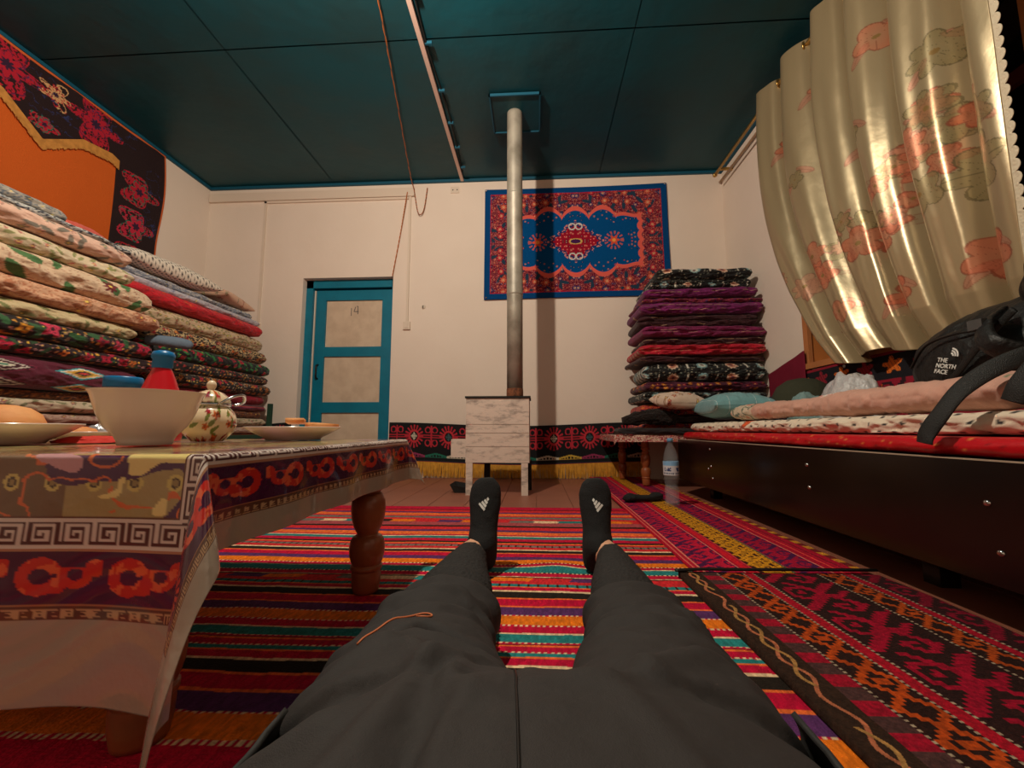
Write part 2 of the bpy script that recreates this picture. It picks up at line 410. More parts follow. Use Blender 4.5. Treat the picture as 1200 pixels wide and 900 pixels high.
# twisted wires
def twist(name, pts, r, m1, m2, label, cat):
    t = thing(name, label, cat)
    path = smoothpath(pts, 30); 
    for ph, mm in ((0, m1), (PI, m2)):
        q = [p + Vector((math.cos(i * .9 + ph), math.sin(i * .9 + ph), 0)) * r * .9 for i, p in enumerate(path)]
        tube('strand', q, r, mm, t, n=6, sm=0)
    return t
mo = mat('orange_wire', (196, 110, 48), .5); mb = mat('brown_wire', (120, 72, 50), .6)
twist('lamp_wire', [(-.66, .98, 2.68), (-.74, 1.4, 2.665), (-.82, 1.95, 2.655), (-.94, 2.6, 2.645), (-1.09, 3.4, 2.635), (-1.105, 3.565, 2.60), (-1.07, 3.572, 2.40), (-1.04, 3.574, 2.36), (-1.01, 3.58, 2.42), (-.985, 3.582, 2.62)], .0028, mo, mb, 'twisted orange and brown wire slung under the teal ceiling', 'wire')
twist('door_string', [(-1.165, 3.562, 2.575), (-1.19, 3.565, 2.4), (-1.23, 3.58, 2.15), (-1.285, 3.575, 1.785)], .0026, mo, mo, 'orange string hanging down to the top corner of the door', 'string')
# ceiling lamp that lights the room (above the frame)
lamp = thing('ceiling_lamp', 'bare bulb hanging from the ceiling wire above the table', 'lamp', (-.66, .98, 2.42))
tube('cord', [(0, 0, .27), (0, 0, .09)], .004, M['black'], lamp, sm=0)
lathe('lamp_holder', [(0, .1), (.018, .098), (.021, .07), (.021, .045), (0, .045)], M['black'], lamp, n=24)

# ------------------------------------------------------------------ floor textiles
def strip_rug(name, x0, x1, y0, y1, nx, ny, colf, m, z=.004, wob=.0, edge=None, th=.006, label='', cat='rug', group=None, warp=None):
    xs = np.linspace(x0, x1, nx); ys = np.linspace(y0, y1, ny); X, Y = np.meshgrid(xs, ys, indexing='ij')
    Cc = colf(X, Y)
    Z = z + th + wob * (vn(X / .3, Y / .12, 5) + .5 * vn(X / .15, Y / .05, 6)) 
    Xw = X.copy(); Yw = Y.copy()
    if warp: Xw, Yw = warp(X, Y)
    P = np.stack([Xw, Yw, Z], -1)
    # skirt down to the floor so the rug is solid
    def ring(P): return P
    Pz = np.concatenate([P[:1], P, P[-1:]], 0); Pz = np.concatenate([Pz[:, :1], Pz, Pz[:, -1:]], 1)
    Cz = np.concatenate([Cc[:1], Cc, Cc[-1:]], 0); Cz = np.concatenate([Cz[:, :1], Cz, Cz[:, -1:]], 1)
    Pz[0, :, 2] = Pz[-1, :, 2] = z - .003; Pz[:, 0, 2] = Pz[:, -1, 2] = z - .003
    o = grid(name, Pz, Cz, m); return tag(o, label, cat, group)

CR, RD, OR, TE, PU, DK, PA, GR, RO = (186, 10, 52), (200, 38, 44), (224, 112, 22), (36, 122, 120), (86, 44, 92), (36, 28, 22), (226, 192, 150), (112, 104, 96), (164, 70, 74)
OL = (230, 104, 48)
STR = [(3.000, CR, ''), (2.145, DK, ''), (2.131, RD, ''), (2.080, PU, ''), (2.051, OL, ''), (1.993, CR, ''), (1.973, GR, ''), (1.933, RD, ''), (1.901, DK, 'm'), (1.855, RO, ''), (1.793, DK, ''), (1.767, RD, ''), (1.718, PU, ''), (1.688, OL, ''), (1.641, CR, ''), (1.624, PA, ''), (1.613, TE, ''), (1.582, CR, ''), (1.547, DK, ''), (1.528, OL, ''), (1.516, RD, ''), (1.501, GR, 't'), (1.480, RD, ''), (1.454, PA, ''), (1.443, DK, ''), (1.414, OL, ''), (1.404, CR, ''), (1.368, PU, ''), (1.335, OR, ''), (1.295, DK, 'd'), (1.289, CR, ''), (1.270, PA, ''), (1.265, TE, ''), (1.223, DK, 'd'), (1.217, CR, ''), (1.190, PA, ''), (1.186, DK, ''), (1.180, DK, 'm'), (1.155, RD, ''), (1.135, TE, 't'), (1.116, OL, ''), (1.110, CR, ''), (1.091, PA, ''), (1.081, DK, ''), (1.046, OL, ''), (1.040, CR, ''), (1.005, OL, ''), (0.998, PU, ''), (0.961, DK, 'd'), (0.956, OR, ''), (0.915, DK, 'd'), (0.909, CR, ''), (0.881, PA, ''), (0.875, TE, ''), (0.843, DK, 'd'), (0.840, CR, ''), (0.816, PA, ''), (0.853, DK, ''), (0.833, OL, ''), (0.826, CR, ''), (0.807, DK, 'd'), (0.802, TE, ''), (0.789, OL, ''), (0.783, CR, ''), (0.760, PA, ''), (0.752, DK, ''), (0.717, OL, ''), (0.710, CR, ''), (0.672, OL, ''), (0.664, PU, ''), (0.621, DK, 'd'), (0.617, OR, ''), (0.567, DK, 'd'), (0.557, CR, ''), (0.507, PA, ''), (0.497, TE, ''), (0.447, DK, 'd'), (0.437, CR, ''), (0.387, DK, ''), (0.327, OL, ''), (0.317, CR, ''), (0.257, PU, ''), (0.197, OR, ''), (0.137, DK, 'd'), (0.127, CR, ''), (0.087, PA, ''), (0.079, TE, ''), (0.029, CR, ''), (-0.011, DK, ''), (-0.061, OL, ''), (-0.071, CR, ''), (-0.121, PU, ''), (-0.171, DK, 'd'), (-0.181, OR, ''), (-0.236, CR, ''), (-0.281, DK, 'd'), (-0.291, CR, ''), (-0.331, PA, ''), (-0.339, TE, ''), (-0.389, CR, ''), (-0.429, DK, ''), (-0.479, OL, ''), (-0.489, CR, ''), (-0.539, PU, ''), (-0.589, DK, 'd'), (-0.599, OR, ''), (-0.654, CR, ''), (-0.699, DK, 'd'), (-0.709, CR, ''), (-0.749, PA, ''), (-0.757, TE, ''), (-0.807, CR, ''), (-0.847, DK, ''), (-0.897, OL, ''), (-0.907, CR, ''), (-0.957, PU, ''), (-1.007, DK, 'd'), (-1.017, OR, ''), (-1.072, CR, '')]
SE = np.array([s[0] for s in STR]); 
def rug_col(X, Y):
    A = full(X, (120, 20, 40)); Yn = Y + .006 * (fbm(X / .35, Y / .4, 3) - .5) * 2 + .0025 * (vn(X / .06, Y / .3, 8) - .5) * 2
    bul = .030 * np.exp(-((X - .06) / .09) ** 2) * np.exp(-((Y - 1.31) / .05) ** 2); Yn = Yn - bul
    idx = np.clip(np.searchsorted(-SE, -Yn, side='right') - 1, 0, len(STR) - 1)
    rnd_ = .86 + .28 * vn(X / .004, Y / .012, 9) 
    for k, (e, c, kind) in enumerate(STR):
        mk = idx == k
        if not mk.any(): continue
        if kind == 'm':
            cell = np.floor((X + .11 + .03 * vn(Y / .02, X * 0, 2)) / .105).astype(int); pal = [TE, OR, PU, RD, PA, DK, RD, OR, GR]
            cc = np.array(pal, float)[(cell * 5 + k) % 9]; A[mk] = cc[mk]
        elif kind == 'd':
            q = np.floor(X / .006).astype(int) % 2 == 0; A[mk & q] = PA; A[mk & ~q] = DK if k % 2 else CR
        elif kind == 't':
            q = np.floor(X / .005).astype(int) % 5 == 0; A[mk] = c; A[mk & q] = DK
        else: A[mk] = c
    return A * rnd_[..., None]
strip_rug('striped_rug', -2.15, .62, -.5, 2.22, 1000, 1150, rug_col, M['kilim'], z=.003, wob=.003, th=.004, label='large red flatweave rug with narrow rainbow stripes on the floor', cat='rug')

def kilimA(X, Y):
    u = X - .44; v = Y; A = full(X, (172, 16, 44)); n = .85 + .3 * vn(X / .004, Y / .004, 21)
    hk = glyph(v + .0, u, HOOKS, .0065)
    a = (u > .022) & (u < .128); put(A, a, (186, 20, 54)); put(A, a & hk, (74, 20, 62))
    a = (u > .27) & (u < .365); put(A, a, (160, 14, 50)); put(A, a & hk, (70, 22, 66))
    a = (u > .17) & (u < .262); put(A, a, (60, 22, 18)); put(A, a & (glyph(v, u - .17, XMOT, .0058) | glyph(v, u + .01, MEANDER, .0062)), (206, 138, 26))
    for l, w, c in ((.004, .003, (205, 90, 80)), (.02, .0025, (214, 120, 100)), (.13, .002, (220, 140, 120)), (.166, .002, (190, 60, 60)), (.264, .004, (80, 86, 66)), (.368, .002, (220, 130, 110)), (.395, .003, (230, 70, 60)), (.42, .003, (120, 14, 34))):
        put(A, np.abs(u - l) < w, c)
    put(A, (u > .14) & (u < .158), (204, 22, 40))
    q = np.floor(v / .035).astype(int) % 2 == 0; put(A, (u > .445) & q, (196, 130, 40)); put(A, (u > .445) & ~q, (110, 30, 30))
    return A * n[..., None]
strip_rug('kilim_runner', .44, .908, 1.225, 3.56, 320, 900, kilimA, M['kilim'], z=.0135, wob=.002, label='crimson kilim runner with a yellow pattern band, running to the back wall', cat='rug')
def kilimB(X, Y):
    u = X - .385 ; v = Y; A = full(X, (58, 24, 22)); n = .82 + .36 * vn(X / .005, Y / .005, 31)
    put(A, u < .075, (62, 40, 28))
    ch = .03 + .009 * np.sin(v / .016); ch2 = .03 - .009 * np.sin(v / .016); on = (np.sin(v / .06) > -.75)
    put(A, (np.abs(u - ch) < .0035), (222, 128, 88)); put(A, (np.abs(u - ch2) < .0035) & on, (206, 150, 84))
    q = np.floor(v / .032).astype(int) % 2 == 0; a = (u > .056) & (u < .098); put(A, a & q, (190, 16, 48)); put(A, a & ~q, (92, 58, 56))
    a = (u > .103) & (u < .168); put(A, a, (52, 26, 20)); put(A, a & glyph(v, u - .103, XMOT, .0082), (222, 84, 22))
    put(A, (u > .172) & (u < .196), (206, 16, 44))
    a = (u > .2) & (u < .365); put(A, a, (54, 26, 24)); put(A, a & glyph(v * 1.0 + .03, u - .2, HOOKS, .0105), (190, 12, 50))
    a = (u > .372) & (u < .43); put(A, a, (52, 26, 20)); put(A, a & glyph(v + .05, u - .372, XMOT, .0075), (212, 84, 24))
    put(A, (u > .434) & (u < .455), (196, 16, 44)); a = u > .46; put(A, a, (60, 24, 26)); put(A, a & glyph(v, u - .46, HOOKS, .009), (150, 14, 44))
    dt = np.floor(v / .005).astype(int) % 2 == 0
    for l in (.1, .17, .198, .368, .431, .457): put(A, (np.abs(u - l) < .0024) & dt, (206, 180, 150))
    return A * (n * .76)[..., None]
def warpB(X, Y): return X + .012 * (1.22 - Y), Y + .012 * (X - .4)
strip_rug('kilim_rug', .385, .912, .0, 1.215, 420, 900, kilimB, M['kilim'], z=.0150, wob=.004, label='dark red and orange hooked kilim on the floor by the bed, nearest the camera', cat='rug', warp=warpB)
kb = tube('binding', [(.375, 1.205, .03), (.45, 1.214, .032), (.55, 1.219, .031), (.7, 1.224, .032), (.92, 1.238, .03)], .0065, M['black'], bpy.data.objects['kilim_rug'], flat=(1, .6))

# ------------------------------------------------------------------ folded quilts
def slab(name, L, W, Hh, paint, m, parent=None, k=1, res=.007, seed=0, amp=.004, endp=9, bow=0.0, loc=(0, 0, 0), rotz=0, soft=1.0, tilt=0, back=True):
    """a folded quilt: long axis local x, visible folded front towards -y, bottom at z=0"""
    arc = []
    n = max(7, int(14 / k))
    hh = Hh / k
    for j in range(k):
        for t in np.linspace(-PI / 2, PI / 2, n): arc.append((-W / 2 + hh * .5 - math.cos(t) * hh * .5 * soft, hh * j + hh / 2 + math.sin(t) * hh / 2))
    top = [(y, Hh) for y in np.linspace(-W / 2 + hh / 2, W / 2 - Hh / 2, 16)[1:-1]]
    bk = [(W / 2 - Hh / 2 + math.cos(t) * Hh / 2, Hh / 2 + math.sin(t) * Hh / 2) for t in np.linspace(PI / 2, -PI / 2, 8)]
    bot = [(y, 0) for y in np.linspace(W / 2 - Hh / 2, -W / 2 + hh / 2, 8)[1:-1]]
    pr = np.array(arc + top + bk + bot); d = np.hypot(*(np.roll(pr, -1, 0) - pr).T); V = np.concatenate([[0], np.cumsum(d)[:-1]])
    # refine
    tot = V[-1] + d[-1]; fr = np.concatenate([np.arange(0, V[len(arc) - 1] + .02, res * .6), np.linspace(V[len(arc) - 1] + .02 + .01, tot, 34)[:-1]])
    yy = np.interp(fr, np.append(V, tot), np.append(pr[:, 0], pr[0, 0])); zz = np.interp(fr, np.append(V, tot), np.append(pr[:, 1], pr[0, 1]))
    nx = int(L / res); t = np.linspace(-1, 1, nx); t = np.sign(t) * (1 - (1 - np.abs(t)) ** 1.0)
    ends = np.clip(1 - np.abs(t) ** (L / Hh * 1.6 if endp is None else L / Hh * 2.2), 0, 1) ** .5
    T, F = np.meshgrid(t, fr, indexing='ij'); Yp = np.broadcast_to(yy, T.shape).copy(); Zp = np.broadcast_to(zz, T.shape).copy()
    E = np.broadcast_to(ends[:, None], T.shape)
    U = T * L / 2
    Zp = Hh / 2 + (Zp - Hh / 2) * E; Yp = Yp * (1 - (1 - E) * Hh / W)
    # wrinkles and puffiness
    nrm = np.stack([np.zeros_like(T), (Yp) / (W / 2), (Zp - Hh / 2) / (Hh / 2)], -1)
    w1 = fbm(U / .09, F / .035, seed) - .5; w2 = fbm((U + F * .8) / .03, F / .05, seed + 5) - .5
    side = np.clip((-Yp - W / 2 + .09) / .06, 0, 1)
    Yp = Yp - side * (w1 * amp * 5 + w2 * amp * 1.6) + side * .012 * (vn(U / .25, F * 0, seed + 9) - .5)
    Zp = Zp - (w2 + .5) * amp * .8 * E * np.where(Zp > Hh / 2, 1, -1) * np.clip(np.abs(Zp / Hh - .5) * 4, 0, 1)
    Zp = Zp + bow * np.cos(PI * T / 2) 
    ca, sa = math.cos(rotz), math.sin(rotz); tz = math.tan(tilt)
    P = np.stack([U * ca - Yp * sa + loc[0], U * sa + Yp * ca + loc[1], Zp + loc[2] + U * tz], -1)
    return grid(name, P, paint(U + seed * .37, F + seed * .11), m, parent, cv=True)

# generic patterns used on the quilts
BK = (24, 16, 18)
P = dict(
 scrollgrey=p_floral((150, 142, 132), [(196, 184, 166), (96, 100, 104)], .05, 3, sc=(.03, (84, 92, 104), .05)),
 navy=p_floral((28, 32, 52), [(176, 176, 172), (130, 136, 146)], .026, 4, sc=(.014, (186, 184, 178), .08), center=(60, 66, 90)),
 pinkleaf=p_floral((212, 172, 152), [(206, 150, 132), (150, 140, 124)], .075, 5, leaf=(120, 112, 100), dens=.5, size=.3),
 creamsprig=p_floral((206, 188, 158), [(196, 120, 110), (168, 150, 96)], .05, 6, leaf=(140, 140, 92), size=.26, dens=.6),
 medallion=p_floral((210, 182, 152), [(122, 34, 46), (170, 84, 74)], .15, 7, leaf=(70, 110, 62), size=.28, dens=.55, petals=8, sc=(.06, (176, 132, 108), .02)),
 peach=p_floral((206, 160, 128), [(186, 112, 80), (200, 140, 100)], .09, 8, dens=.6, size=.4, sc=(.05, (178, 116, 84), .04)),
 creamgreen=p_floral((196, 178, 138), [(150, 140, 92), (206, 170, 120)], .06, 9, leaf=(120, 124, 78), dens=.5, size=.3),
 roses=p_two(BK, [(186, 22, 62), (150, 14, 46), (206, 50, 84), (222, 150, 40)], [(206, 140, 50), (170, 90, 80), (160, 130, 100)], .105, .03, 10, leaf=(46, 90, 52)),
 roses2=p_two((34, 14, 20), [(190, 24, 60), (204, 110, 40), (150, 16, 50)], [(220, 160, 60), (190, 130, 130)], .07, .026, 11, leaf=(40, 70, 40)),
 ikat=p_ikat,
 brown=p_floral((74, 34, 22), [(140, 70, 30), (104, 40, 22)], .05, 12, sc=(.03, (150, 84, 40), .05)),
 beigefl=p_floral((190, 172, 146), [(170, 110, 104), (200, 186, 150)], .045, 13, leaf=(120, 116, 84), size=.34, dens=.7),
 mauve=p_floral((176, 146, 130), [(150, 96, 92), (190, 170, 150)], .04, 14, size=.36, dens=.7, sc=(.03, (150, 110, 100), .03)),
 rust=p_floral((96, 34, 26), [(160, 60, 40), (120, 44, 34)], .04, 15, size=.4),
 polka=p_dots((214, 200, 184), (44, 42, 46), .022, .24),
 peachfl=p_floral((212, 168, 140), [(196, 120, 100), (168, 150, 120)], .05, 16, dens=.6),
 coral=p_plain((214, 88, 74), .12, .05),
 bluegrey=p_floral((120, 126, 140), [(186, 180, 176), (88, 96, 120)], .034, 17, sc=(.02, (190, 186, 182), .05)),
 lilac=p_floral((186, 178, 184), [(214, 206, 204), (140, 140, 168)], .06, 18, dens=.5, sc=(.03, (150, 150, 172), .04)),
 redsilk=p_floral((196, 12, 32), [(224, 60, 30), (160, 8, 30)], .07, 19, dens=.5, size=.34, center=(220, 90, 40), sc=(.03, (156, 6, 28), .03)),
 beigerose=p_floral((198, 172, 140), [(164, 100, 80), (176, 156, 100)], .035, 20, leaf=(130, 128, 84), size=.4, dens=.85),
 paisley=p_floral(BK, [(196, 96, 40), (180, 30, 40), (196, 176, 140)], .04, 21, size=.44, petals=3, sc=(.016, (204, 170, 120), .06)),
 blackrose=p_two((16, 14, 16), [(200, 24, 52), (176, 16, 44)], [(30, 90, 50), (24, 60, 40)], .06, .03, 22, leaf=(40, 120, 60)),
 smallfl=p_floral((34, 24, 24), [(206, 170, 130), (190, 60, 60), (214, 140, 60)], .026, 23, size=.42),
 orangefl=p_two((28, 18, 20), [(196, 28, 54), (206, 120, 40)], [(206, 180, 150), (214, 140, 60)], .055, .022, 24),
 crimson=p_plain((146, 10, 40), .12, .04),
 multi=p_stripes([(120, 20, 50), (60, 40, 90), (170, 60, 70), (40, 60, 60)], [.012, .008, .014, .01]),
 greyblue=p_plain((112, 126, 140), .06),
)
# near stack, bottom to top: (paint, height, how far it stands out, far end Y, kind words)
ZB = .375
def quilt_thing(name, label, paint, L, W, h, k, seed, loc, rotz, group, m='fabric', **kw):
    o = slab(name, L, W, h, paint, M[m], None, k=k, seed=seed, loc=loc, rotz=rotz, **kw)
    return tag(o, label, 'quilt', group)
near = [('rust', .055, .05, 2.20, 'dark rust folded quilt at the very bottom of the nearer left stack'),
        ('mauve', .050, .02, 2.17, 'mauve beige floral quilt second from the bottom of the nearer left stack'),
        ('beigefl', .058, .04, 2.25, 'beige quilt with small flowers, third from the bottom of the nearer left stack'),
        ('brown', .042, -.04, 2.18, 'dark brown patterned quilt under the purple diamond one, nearer left stack'),
        ('ikat', .140, .02, 2.14, 'purple quilt with cream and turquoise diamonds in the nearer left stack'),
        ('roses2', .065, .03, 2.22, 'maroon black floral quilt right above the purple diamond quilt'),
        ('roses', .085, .05, 2.14, 'black quilt with big red roses in the nearer left stack'),
        ('creamgreen', .070, .03, 2.06, 'yellowish cream quilt lying on the black rose quilt'),
        ('peach', .085, .06, 2.16, 'peach brown quilt with faded blossoms in the nearer left stack'),
        ('medallion', .120, .07, 2.11, 'thick cream quilt with burgundy medallions and green sprigs'),
        ('creamsprig', .080, .04, 2.00, 'cream sprigged quilt between the burgundy medallion quilt and pink quilt'),
        ('pinkleaf', .085, .06, 1.97, 'pink quilt with grey leaves near the top of the nearer left stack'),
        ('navy', .032, .02, 1.99, 'thin navy quilt with white tracery on the pink quilt'),
        ('scrollgrey', .065, -.02, 1.72, 'grey scroll patterned quilt topmost on the nearer left stack')]
z = ZB; GN = 'quilts folded in the nearer stack by the left wall'
for i, (p, h, dx, ye, lab) in enumerate(near):
    k = 1
    y0 = .55; W = .92 + dx
    cx = -3.04 + W / 2; L = ye - y0
    quilt_thing('folded_quilt', lab, P[p], L, W, h, k, 30 + i, (cx, (y0 + ye) / 2, z + .001), PI / 2, GN, amp=.006)
    z += h
far = [('mauve', .060, .0, 'mauve quilt lowest in the farther left stack next to the door'),
       ('beigefl', .060, .01, 'beige floral quilt second from the bottom of the farther left stack'),
       ('brown', .055, -.01, 'brown quilt third from the bottom of the farther left stack'),
       ('multi', .055, .0, 'striped purple and red quilt under the crimson one, farther left stack'),
       ('crimson', .070, .01, 'plain crimson quilt low in the farther left stack'),
       ('orangefl', .085, .05, 'black quilt with orange and red flowers above the crimson quilt'),
       ('smallfl', .075, .03, 'black quilt with tiny pale flowers in the farther left stack'),
       ('blackrose', .095, .03, 'black quilt with red roses and green leaves in the farther left stack'),
       ('paisley', .100, .02, 'black paisley quilt with rust swirls in the farther left stack'),
       ('beigerose', .115, -.02, 'beige quilt with dense rose print under the bright red quilt'),
       ('redsilk', .090, .01, 'bright red shiny quilt near the top of the farther left stack'),
       ('lilac', .050, -.04, 'lilac white quilt on the bright red quilt'),
       ('bluegrey', .045, -.06, 'blue grey damask quilt topmost under the pillows')]
z = ZB; GF = 'quilts folded in the farther stack by the left wall'
zn = np.cumsum([0] + [q_[1] for q_ in near]) + ZB
for i, (p, h, dx, lab) in enumerate(far):
    ks = [q_[3] for k_, q_ in enumerate(near) if zn[k_] < z + h and zn[k_ + 1] > z]
    y0 = max(ks + [1.76]) + .012; ye = 3.30 + (.02 if i % 2 else -.01) - max(0, i - 8) * .03; W = .83 + dx
    quilt_thing('folded_quilt', lab, P[p], ye - y0, W, h, 1, 60 + i, (-3.04 + W / 2, (y0 + ye) / 2, z + .001), PI / 2, GF, amp=.005, res=.008)
    z += h
zf = z
def pillow(name, label, paint, sx, sy, sz, loc, rot=(0, 0, 0), cat='pillow', group=None, seed=0, m='fabric', n=110):
    u = np.linspace(-1, 1, n); v = np.linspace(-1, 1, n); U, V_ = np.meshgrid(u, v, indexing='ij')
    ex = (np.clip(1 - np.abs(U) ** 2.6, 0, 1) * np.clip(1 - np.abs(V_) ** 2.6, 0, 1)) ** .42
    sq = 1 - .07 * (1 - np.abs(V_) ** 2)[:, :] * np.abs(U) ** 6; sq2 = 1 - .07 * (1 - np.abs(U) ** 2) * np.abs(V_) ** 6
    wr = (fbm(U * 3, V_ * 3, seed) - .5) * .18 * sz * ex
    X = U * sx / 2 * sq; Y = V_ * sy / 2 * sq2
    top = np.stack([X, Y, ex * sz / 2 + wr + .001], -1); bot = np.stack([X, Y, -ex * sz * .42 + wr * .3 - .001], -1)[::-1]
    Pp = np.concatenate([top, bot], 0); Cc = paint(U * sx / 2 + 1 + seed, V_ * sy / 2 + 1); Cp = np.concatenate([Cc, Cc[::-1]], 0)
    R = np.array(Matrix.Rotation(rot[2], 3, 'Z') @ Matrix.Rotation(rot[1], 3, 'Y') @ Matrix.Rotation(rot[0], 3, 'X'))
    Pp = Pp @ R.T + np.array(loc)
    return tag(grid(name, Pp, Cp, M[m], None, cu=True), label, cat, group)
GP = 'pillows on the left quilt stacks'
pillow('pillow', 'white pillow with black polka dots on the farther left stack', P['polka'], .46, .66, .15, (-2.44, 2.42, zf + .085), (0, .14, -.06), seed=1, group=GP)
pillow('pillow', 'peach pillow with small flowers at the door end of the left stack', P['peachfl'], .40, .36, .11, (-2.44, 2.98, zf + .075), (-.08, .14, .1), seed=2, group=GP)
pillow('pillow', 'coral red pillow behind the polka dot one on the left stack', P['coral'], .30, .26, .12, (-2.42, 1.93, zf + .075), (0, .05, .2), seed=3, group=GP)
tag(tube('rolled_cloth', [(-2.16, 2.17, .905), (-2.10, 2.19, .905), (-2.045, 2.24, .903), (-2.02, 2.285, .90), (-2.018, 2.30, .899)], [.026, .03, .032, .028, .012], mat('grey_blue_cloth', (104, 120, 138), .85, bump=(30, .4, .01)), None, n=20), 'small grey blue cloth roll stuffed between the two left stacks', 'cloth')
# green metal frame the left quilts are stacked on
fm = thing('quilt_stand', 'low green metal stand carrying the quilt stacks by the left wall', 'stand', (-2.6, 1.9, 0))
gb = bmesh.new()
for x in (-3.05, -2.2): add_box(gb, x, x + .03, .55, 3.33, .34, .37)
for y in (.55, 1.4, 2.35, 3.3): add_box(gb, -3.05, -2.17, y, y + .03, .34, .37)
bm_obj('stand_frame', gb, M['green'], fm); fm.children[0].location = (2.6, -1.9, 0)
for x, y in ((-3.05, .55), (-2.2, .55), (-3.05, 3.3), (-2.2, 3.31), (-2.2, 1.9)):
    o = box('leg', x + 2.6, x + 2.63, y - 1.9, y + .03 - 1.9, 0, .62 if y > 3.305 else .35, M['green'], fm, bevel=.003)
o = box('board', -3.04 + 2.6, -2.19 + 2.6, .56 - 1.9, 3.3 - 1.9, .352, .372, M['wood'], fm)

# right-hand stack, bottom to top
def p_edge(c1, c2, seed, bead=(188, 150, 112)):
    def f(U, V):
        A = p_plain(c1, .18, .03, seed)(U, V); e = .012 + .008 * vn(U / .05, V * 0, seed)
        put(A, V < e, c2)
        if bead is not None: put(A, ((V > e) & (V < e + .004)) | (np.abs((V % .045) - .04 - .01 * vn(U / .07, V * 0, seed + 3)) < .0016), bead)
        return A
    return f
P2 = dict(redblue=p_floral((150, 20, 44), [(40, 40, 96), (206, 96, 36), (44, 36, 80)], .06, 41, sc=(.03, (206, 90, 40), .06)),
          grey=p_plain((58, 48, 48), .15), medalA=p_medal((18, 17, 18), 3, 1.35), medalB=p_medal((20, 19, 20), 8, 1.15),
          purpor=p_floral((74, 16, 44), [(206, 116, 32), (150, 20, 60)], .045, 44, petals=8, size=.5),
          magenta=p_edge((116, 18, 72), (176, 120, 90), 5), dark=p_edge((56, 16, 24), (196, 150, 96), 6), red=p_edge((176, 12, 40), (90, 10, 30), 7),
          purple=p_edge((108, 16, 84), (50, 40, 90), 8), floraledge=p_floral((120, 22, 60), [(60, 50, 110), (190, 80, 60)], .02, 46))
right = [('redblue', .055, 0, 'red patterned quilt at the bottom of the right stack behind the bed', 2),
         ('grey', .05, .0, 'dull grey blanket low in the right quilt stack', 1),
         ('redblue', .09, .01, 'red quilt with navy and orange shapes low in the right stack', 1),
         ('medalB', .085, -.01, 'black rosette quilt between red and purple orange quilts, right stack', 2),
         ('purpor', .075, .01, 'purple and orange quilt under the large black rosette quilt', 1),
         ('medalA', .135, .0, 'thick black quilt with large pastel rosettes in the right stack', 1),
         ('dark', .05, .01, 'dark maroon quilt with beige edge on the rosette quilt', 1),
         ('red', .08, .03, 'crimson velvet quilt halfway up the right stack', 2),
         ('dark', .055, -.01, 'dark quilt with tan edge just above the crimson velvet one', 1),
         ('magenta', .085, .0, 'magenta quilt in the middle of the right stack', 2),
         ('dark', .085, -.01, 'brown maroon quilt with beige trim under the violet quilts', 2),
         ('purple', .09, .02, 'violet quilt with blue edge, second violet one from the top', 1),
         ('floraledge', .04, -.02, 'thin red blue floral quilt between the two violet quilts', 1),
         ('purple', .07, .0, 'violet quilt directly under the black topmost quilts', 1),
         ('medalB', .07, -.03, 'black quilt with pale flowers second from the top, right stack', 2),
         ('medalA', .085, -.04, 'black quilt with green and pink flowers topmost on the right stack', 1)]
z = .40; GR_ = 'quilts folded in the stack behind the bed'
for i, (p, h, dx, lab, k) in enumerate(right):
    L = .86 + dx + (.03 if i % 3 == 0 else 0) - max(0, i - 12) * .05; W = .48 + dx
    pr_ = P2[p]
    r_ = .05 * math.sin(i * 2.3); hh = h
    cx = 1.205 + .015 * math.sin(i * 1.7) + max(0, i - 12) * .012
    o = slab('folded_quilt', L, W, hh, pr_, M['velvet'], None, k=k, seed=90 + i, loc=(cx, 3.27 + .012 * math.cos(i * 3.1), z + .001), rotz=r_, amp=.013, res=.006, bow=0)
    tag(o, lab, 'quilt', GR_); z += h

# ------------------------------------------------------------------ low tables
def turned_leg(name, parent, x, y, h, s=1.0):
    q = [(.034, 1), (.034, .83), (.031, .825), (.031, .815), (.037, .80), (.038, .785), (.035, .77), (.026, .755), (.025, .74), (.031, .72), (.034, .705), (.033, .69), (.027, .675), (.033, .665), (.040, .62), (.042, .56), (.040, .50), (.034, .44), (.026, .395), (.025, .385),
         (.035, .37), (.040, .345), (.043, .30), (.042, .25), (.037, .20), (.034, .185), (.038, .175), (.038, .155), (.034, .145), (.035, .12), (.034, .06), (.030, 0)]
    pr = [(0, h)]
    for (r0, a0), (r1, a1) in zip(q, q[1:]): pr += [(r0 + (r1 - r0) * t / 3, (a0 + (a1 - a0) * t / 3) * h) for t in range(3)]
    pr += [(.030, 0), (0, 0)]
    pr = [(r * s, zz) for r, zz in pr]
    return lathe(name, pr, M['wood'], parent, (x, y, 0), n=36)
TX0, TX1, TY0, TY1, TZ = -1.75, -.385, .47, 1.225, .379
tb = thing('low_table', 'long low dining table with turned wooden legs on the rug', 'table', ((TX0 + TX1) / 2, (TY0 + TY1) / 2, 0))
cx, cy = tb.location[0], tb.location[1]
box('tabletop', TX0 - cx, TX1 - cx, TY0 - cy, TY1 - cy, TZ - .022, TZ - .003, M['wood'], tb)
ap = bmesh.new(); i_ = .06
add_box(ap, TX0 + i_ - cx, TX1 - i_ - cx, TY0 + i_ - cy, TY0 + i_ + .02 - cy, TZ - .07, TZ - .022); add_box(ap, TX0 + i_ - cx, TX1 - i_ - cx, TY1 - i_ - .02 - cy, TY1 - i_ - cy, TZ - .07, TZ - .022)
add_box(ap, TX0 + i_ - cx, TX0 + i_ + .02 - cx, TY0 + i_ - cy, TY1 - i_ - cy, TZ - .07, TZ - .022); add_box(ap, TX1 - i_ - .02 - cx, TX1 - i_ - cx, TY0 + i_ - cy, TY1 - i_ - cy, TZ - .07, TZ - .022)
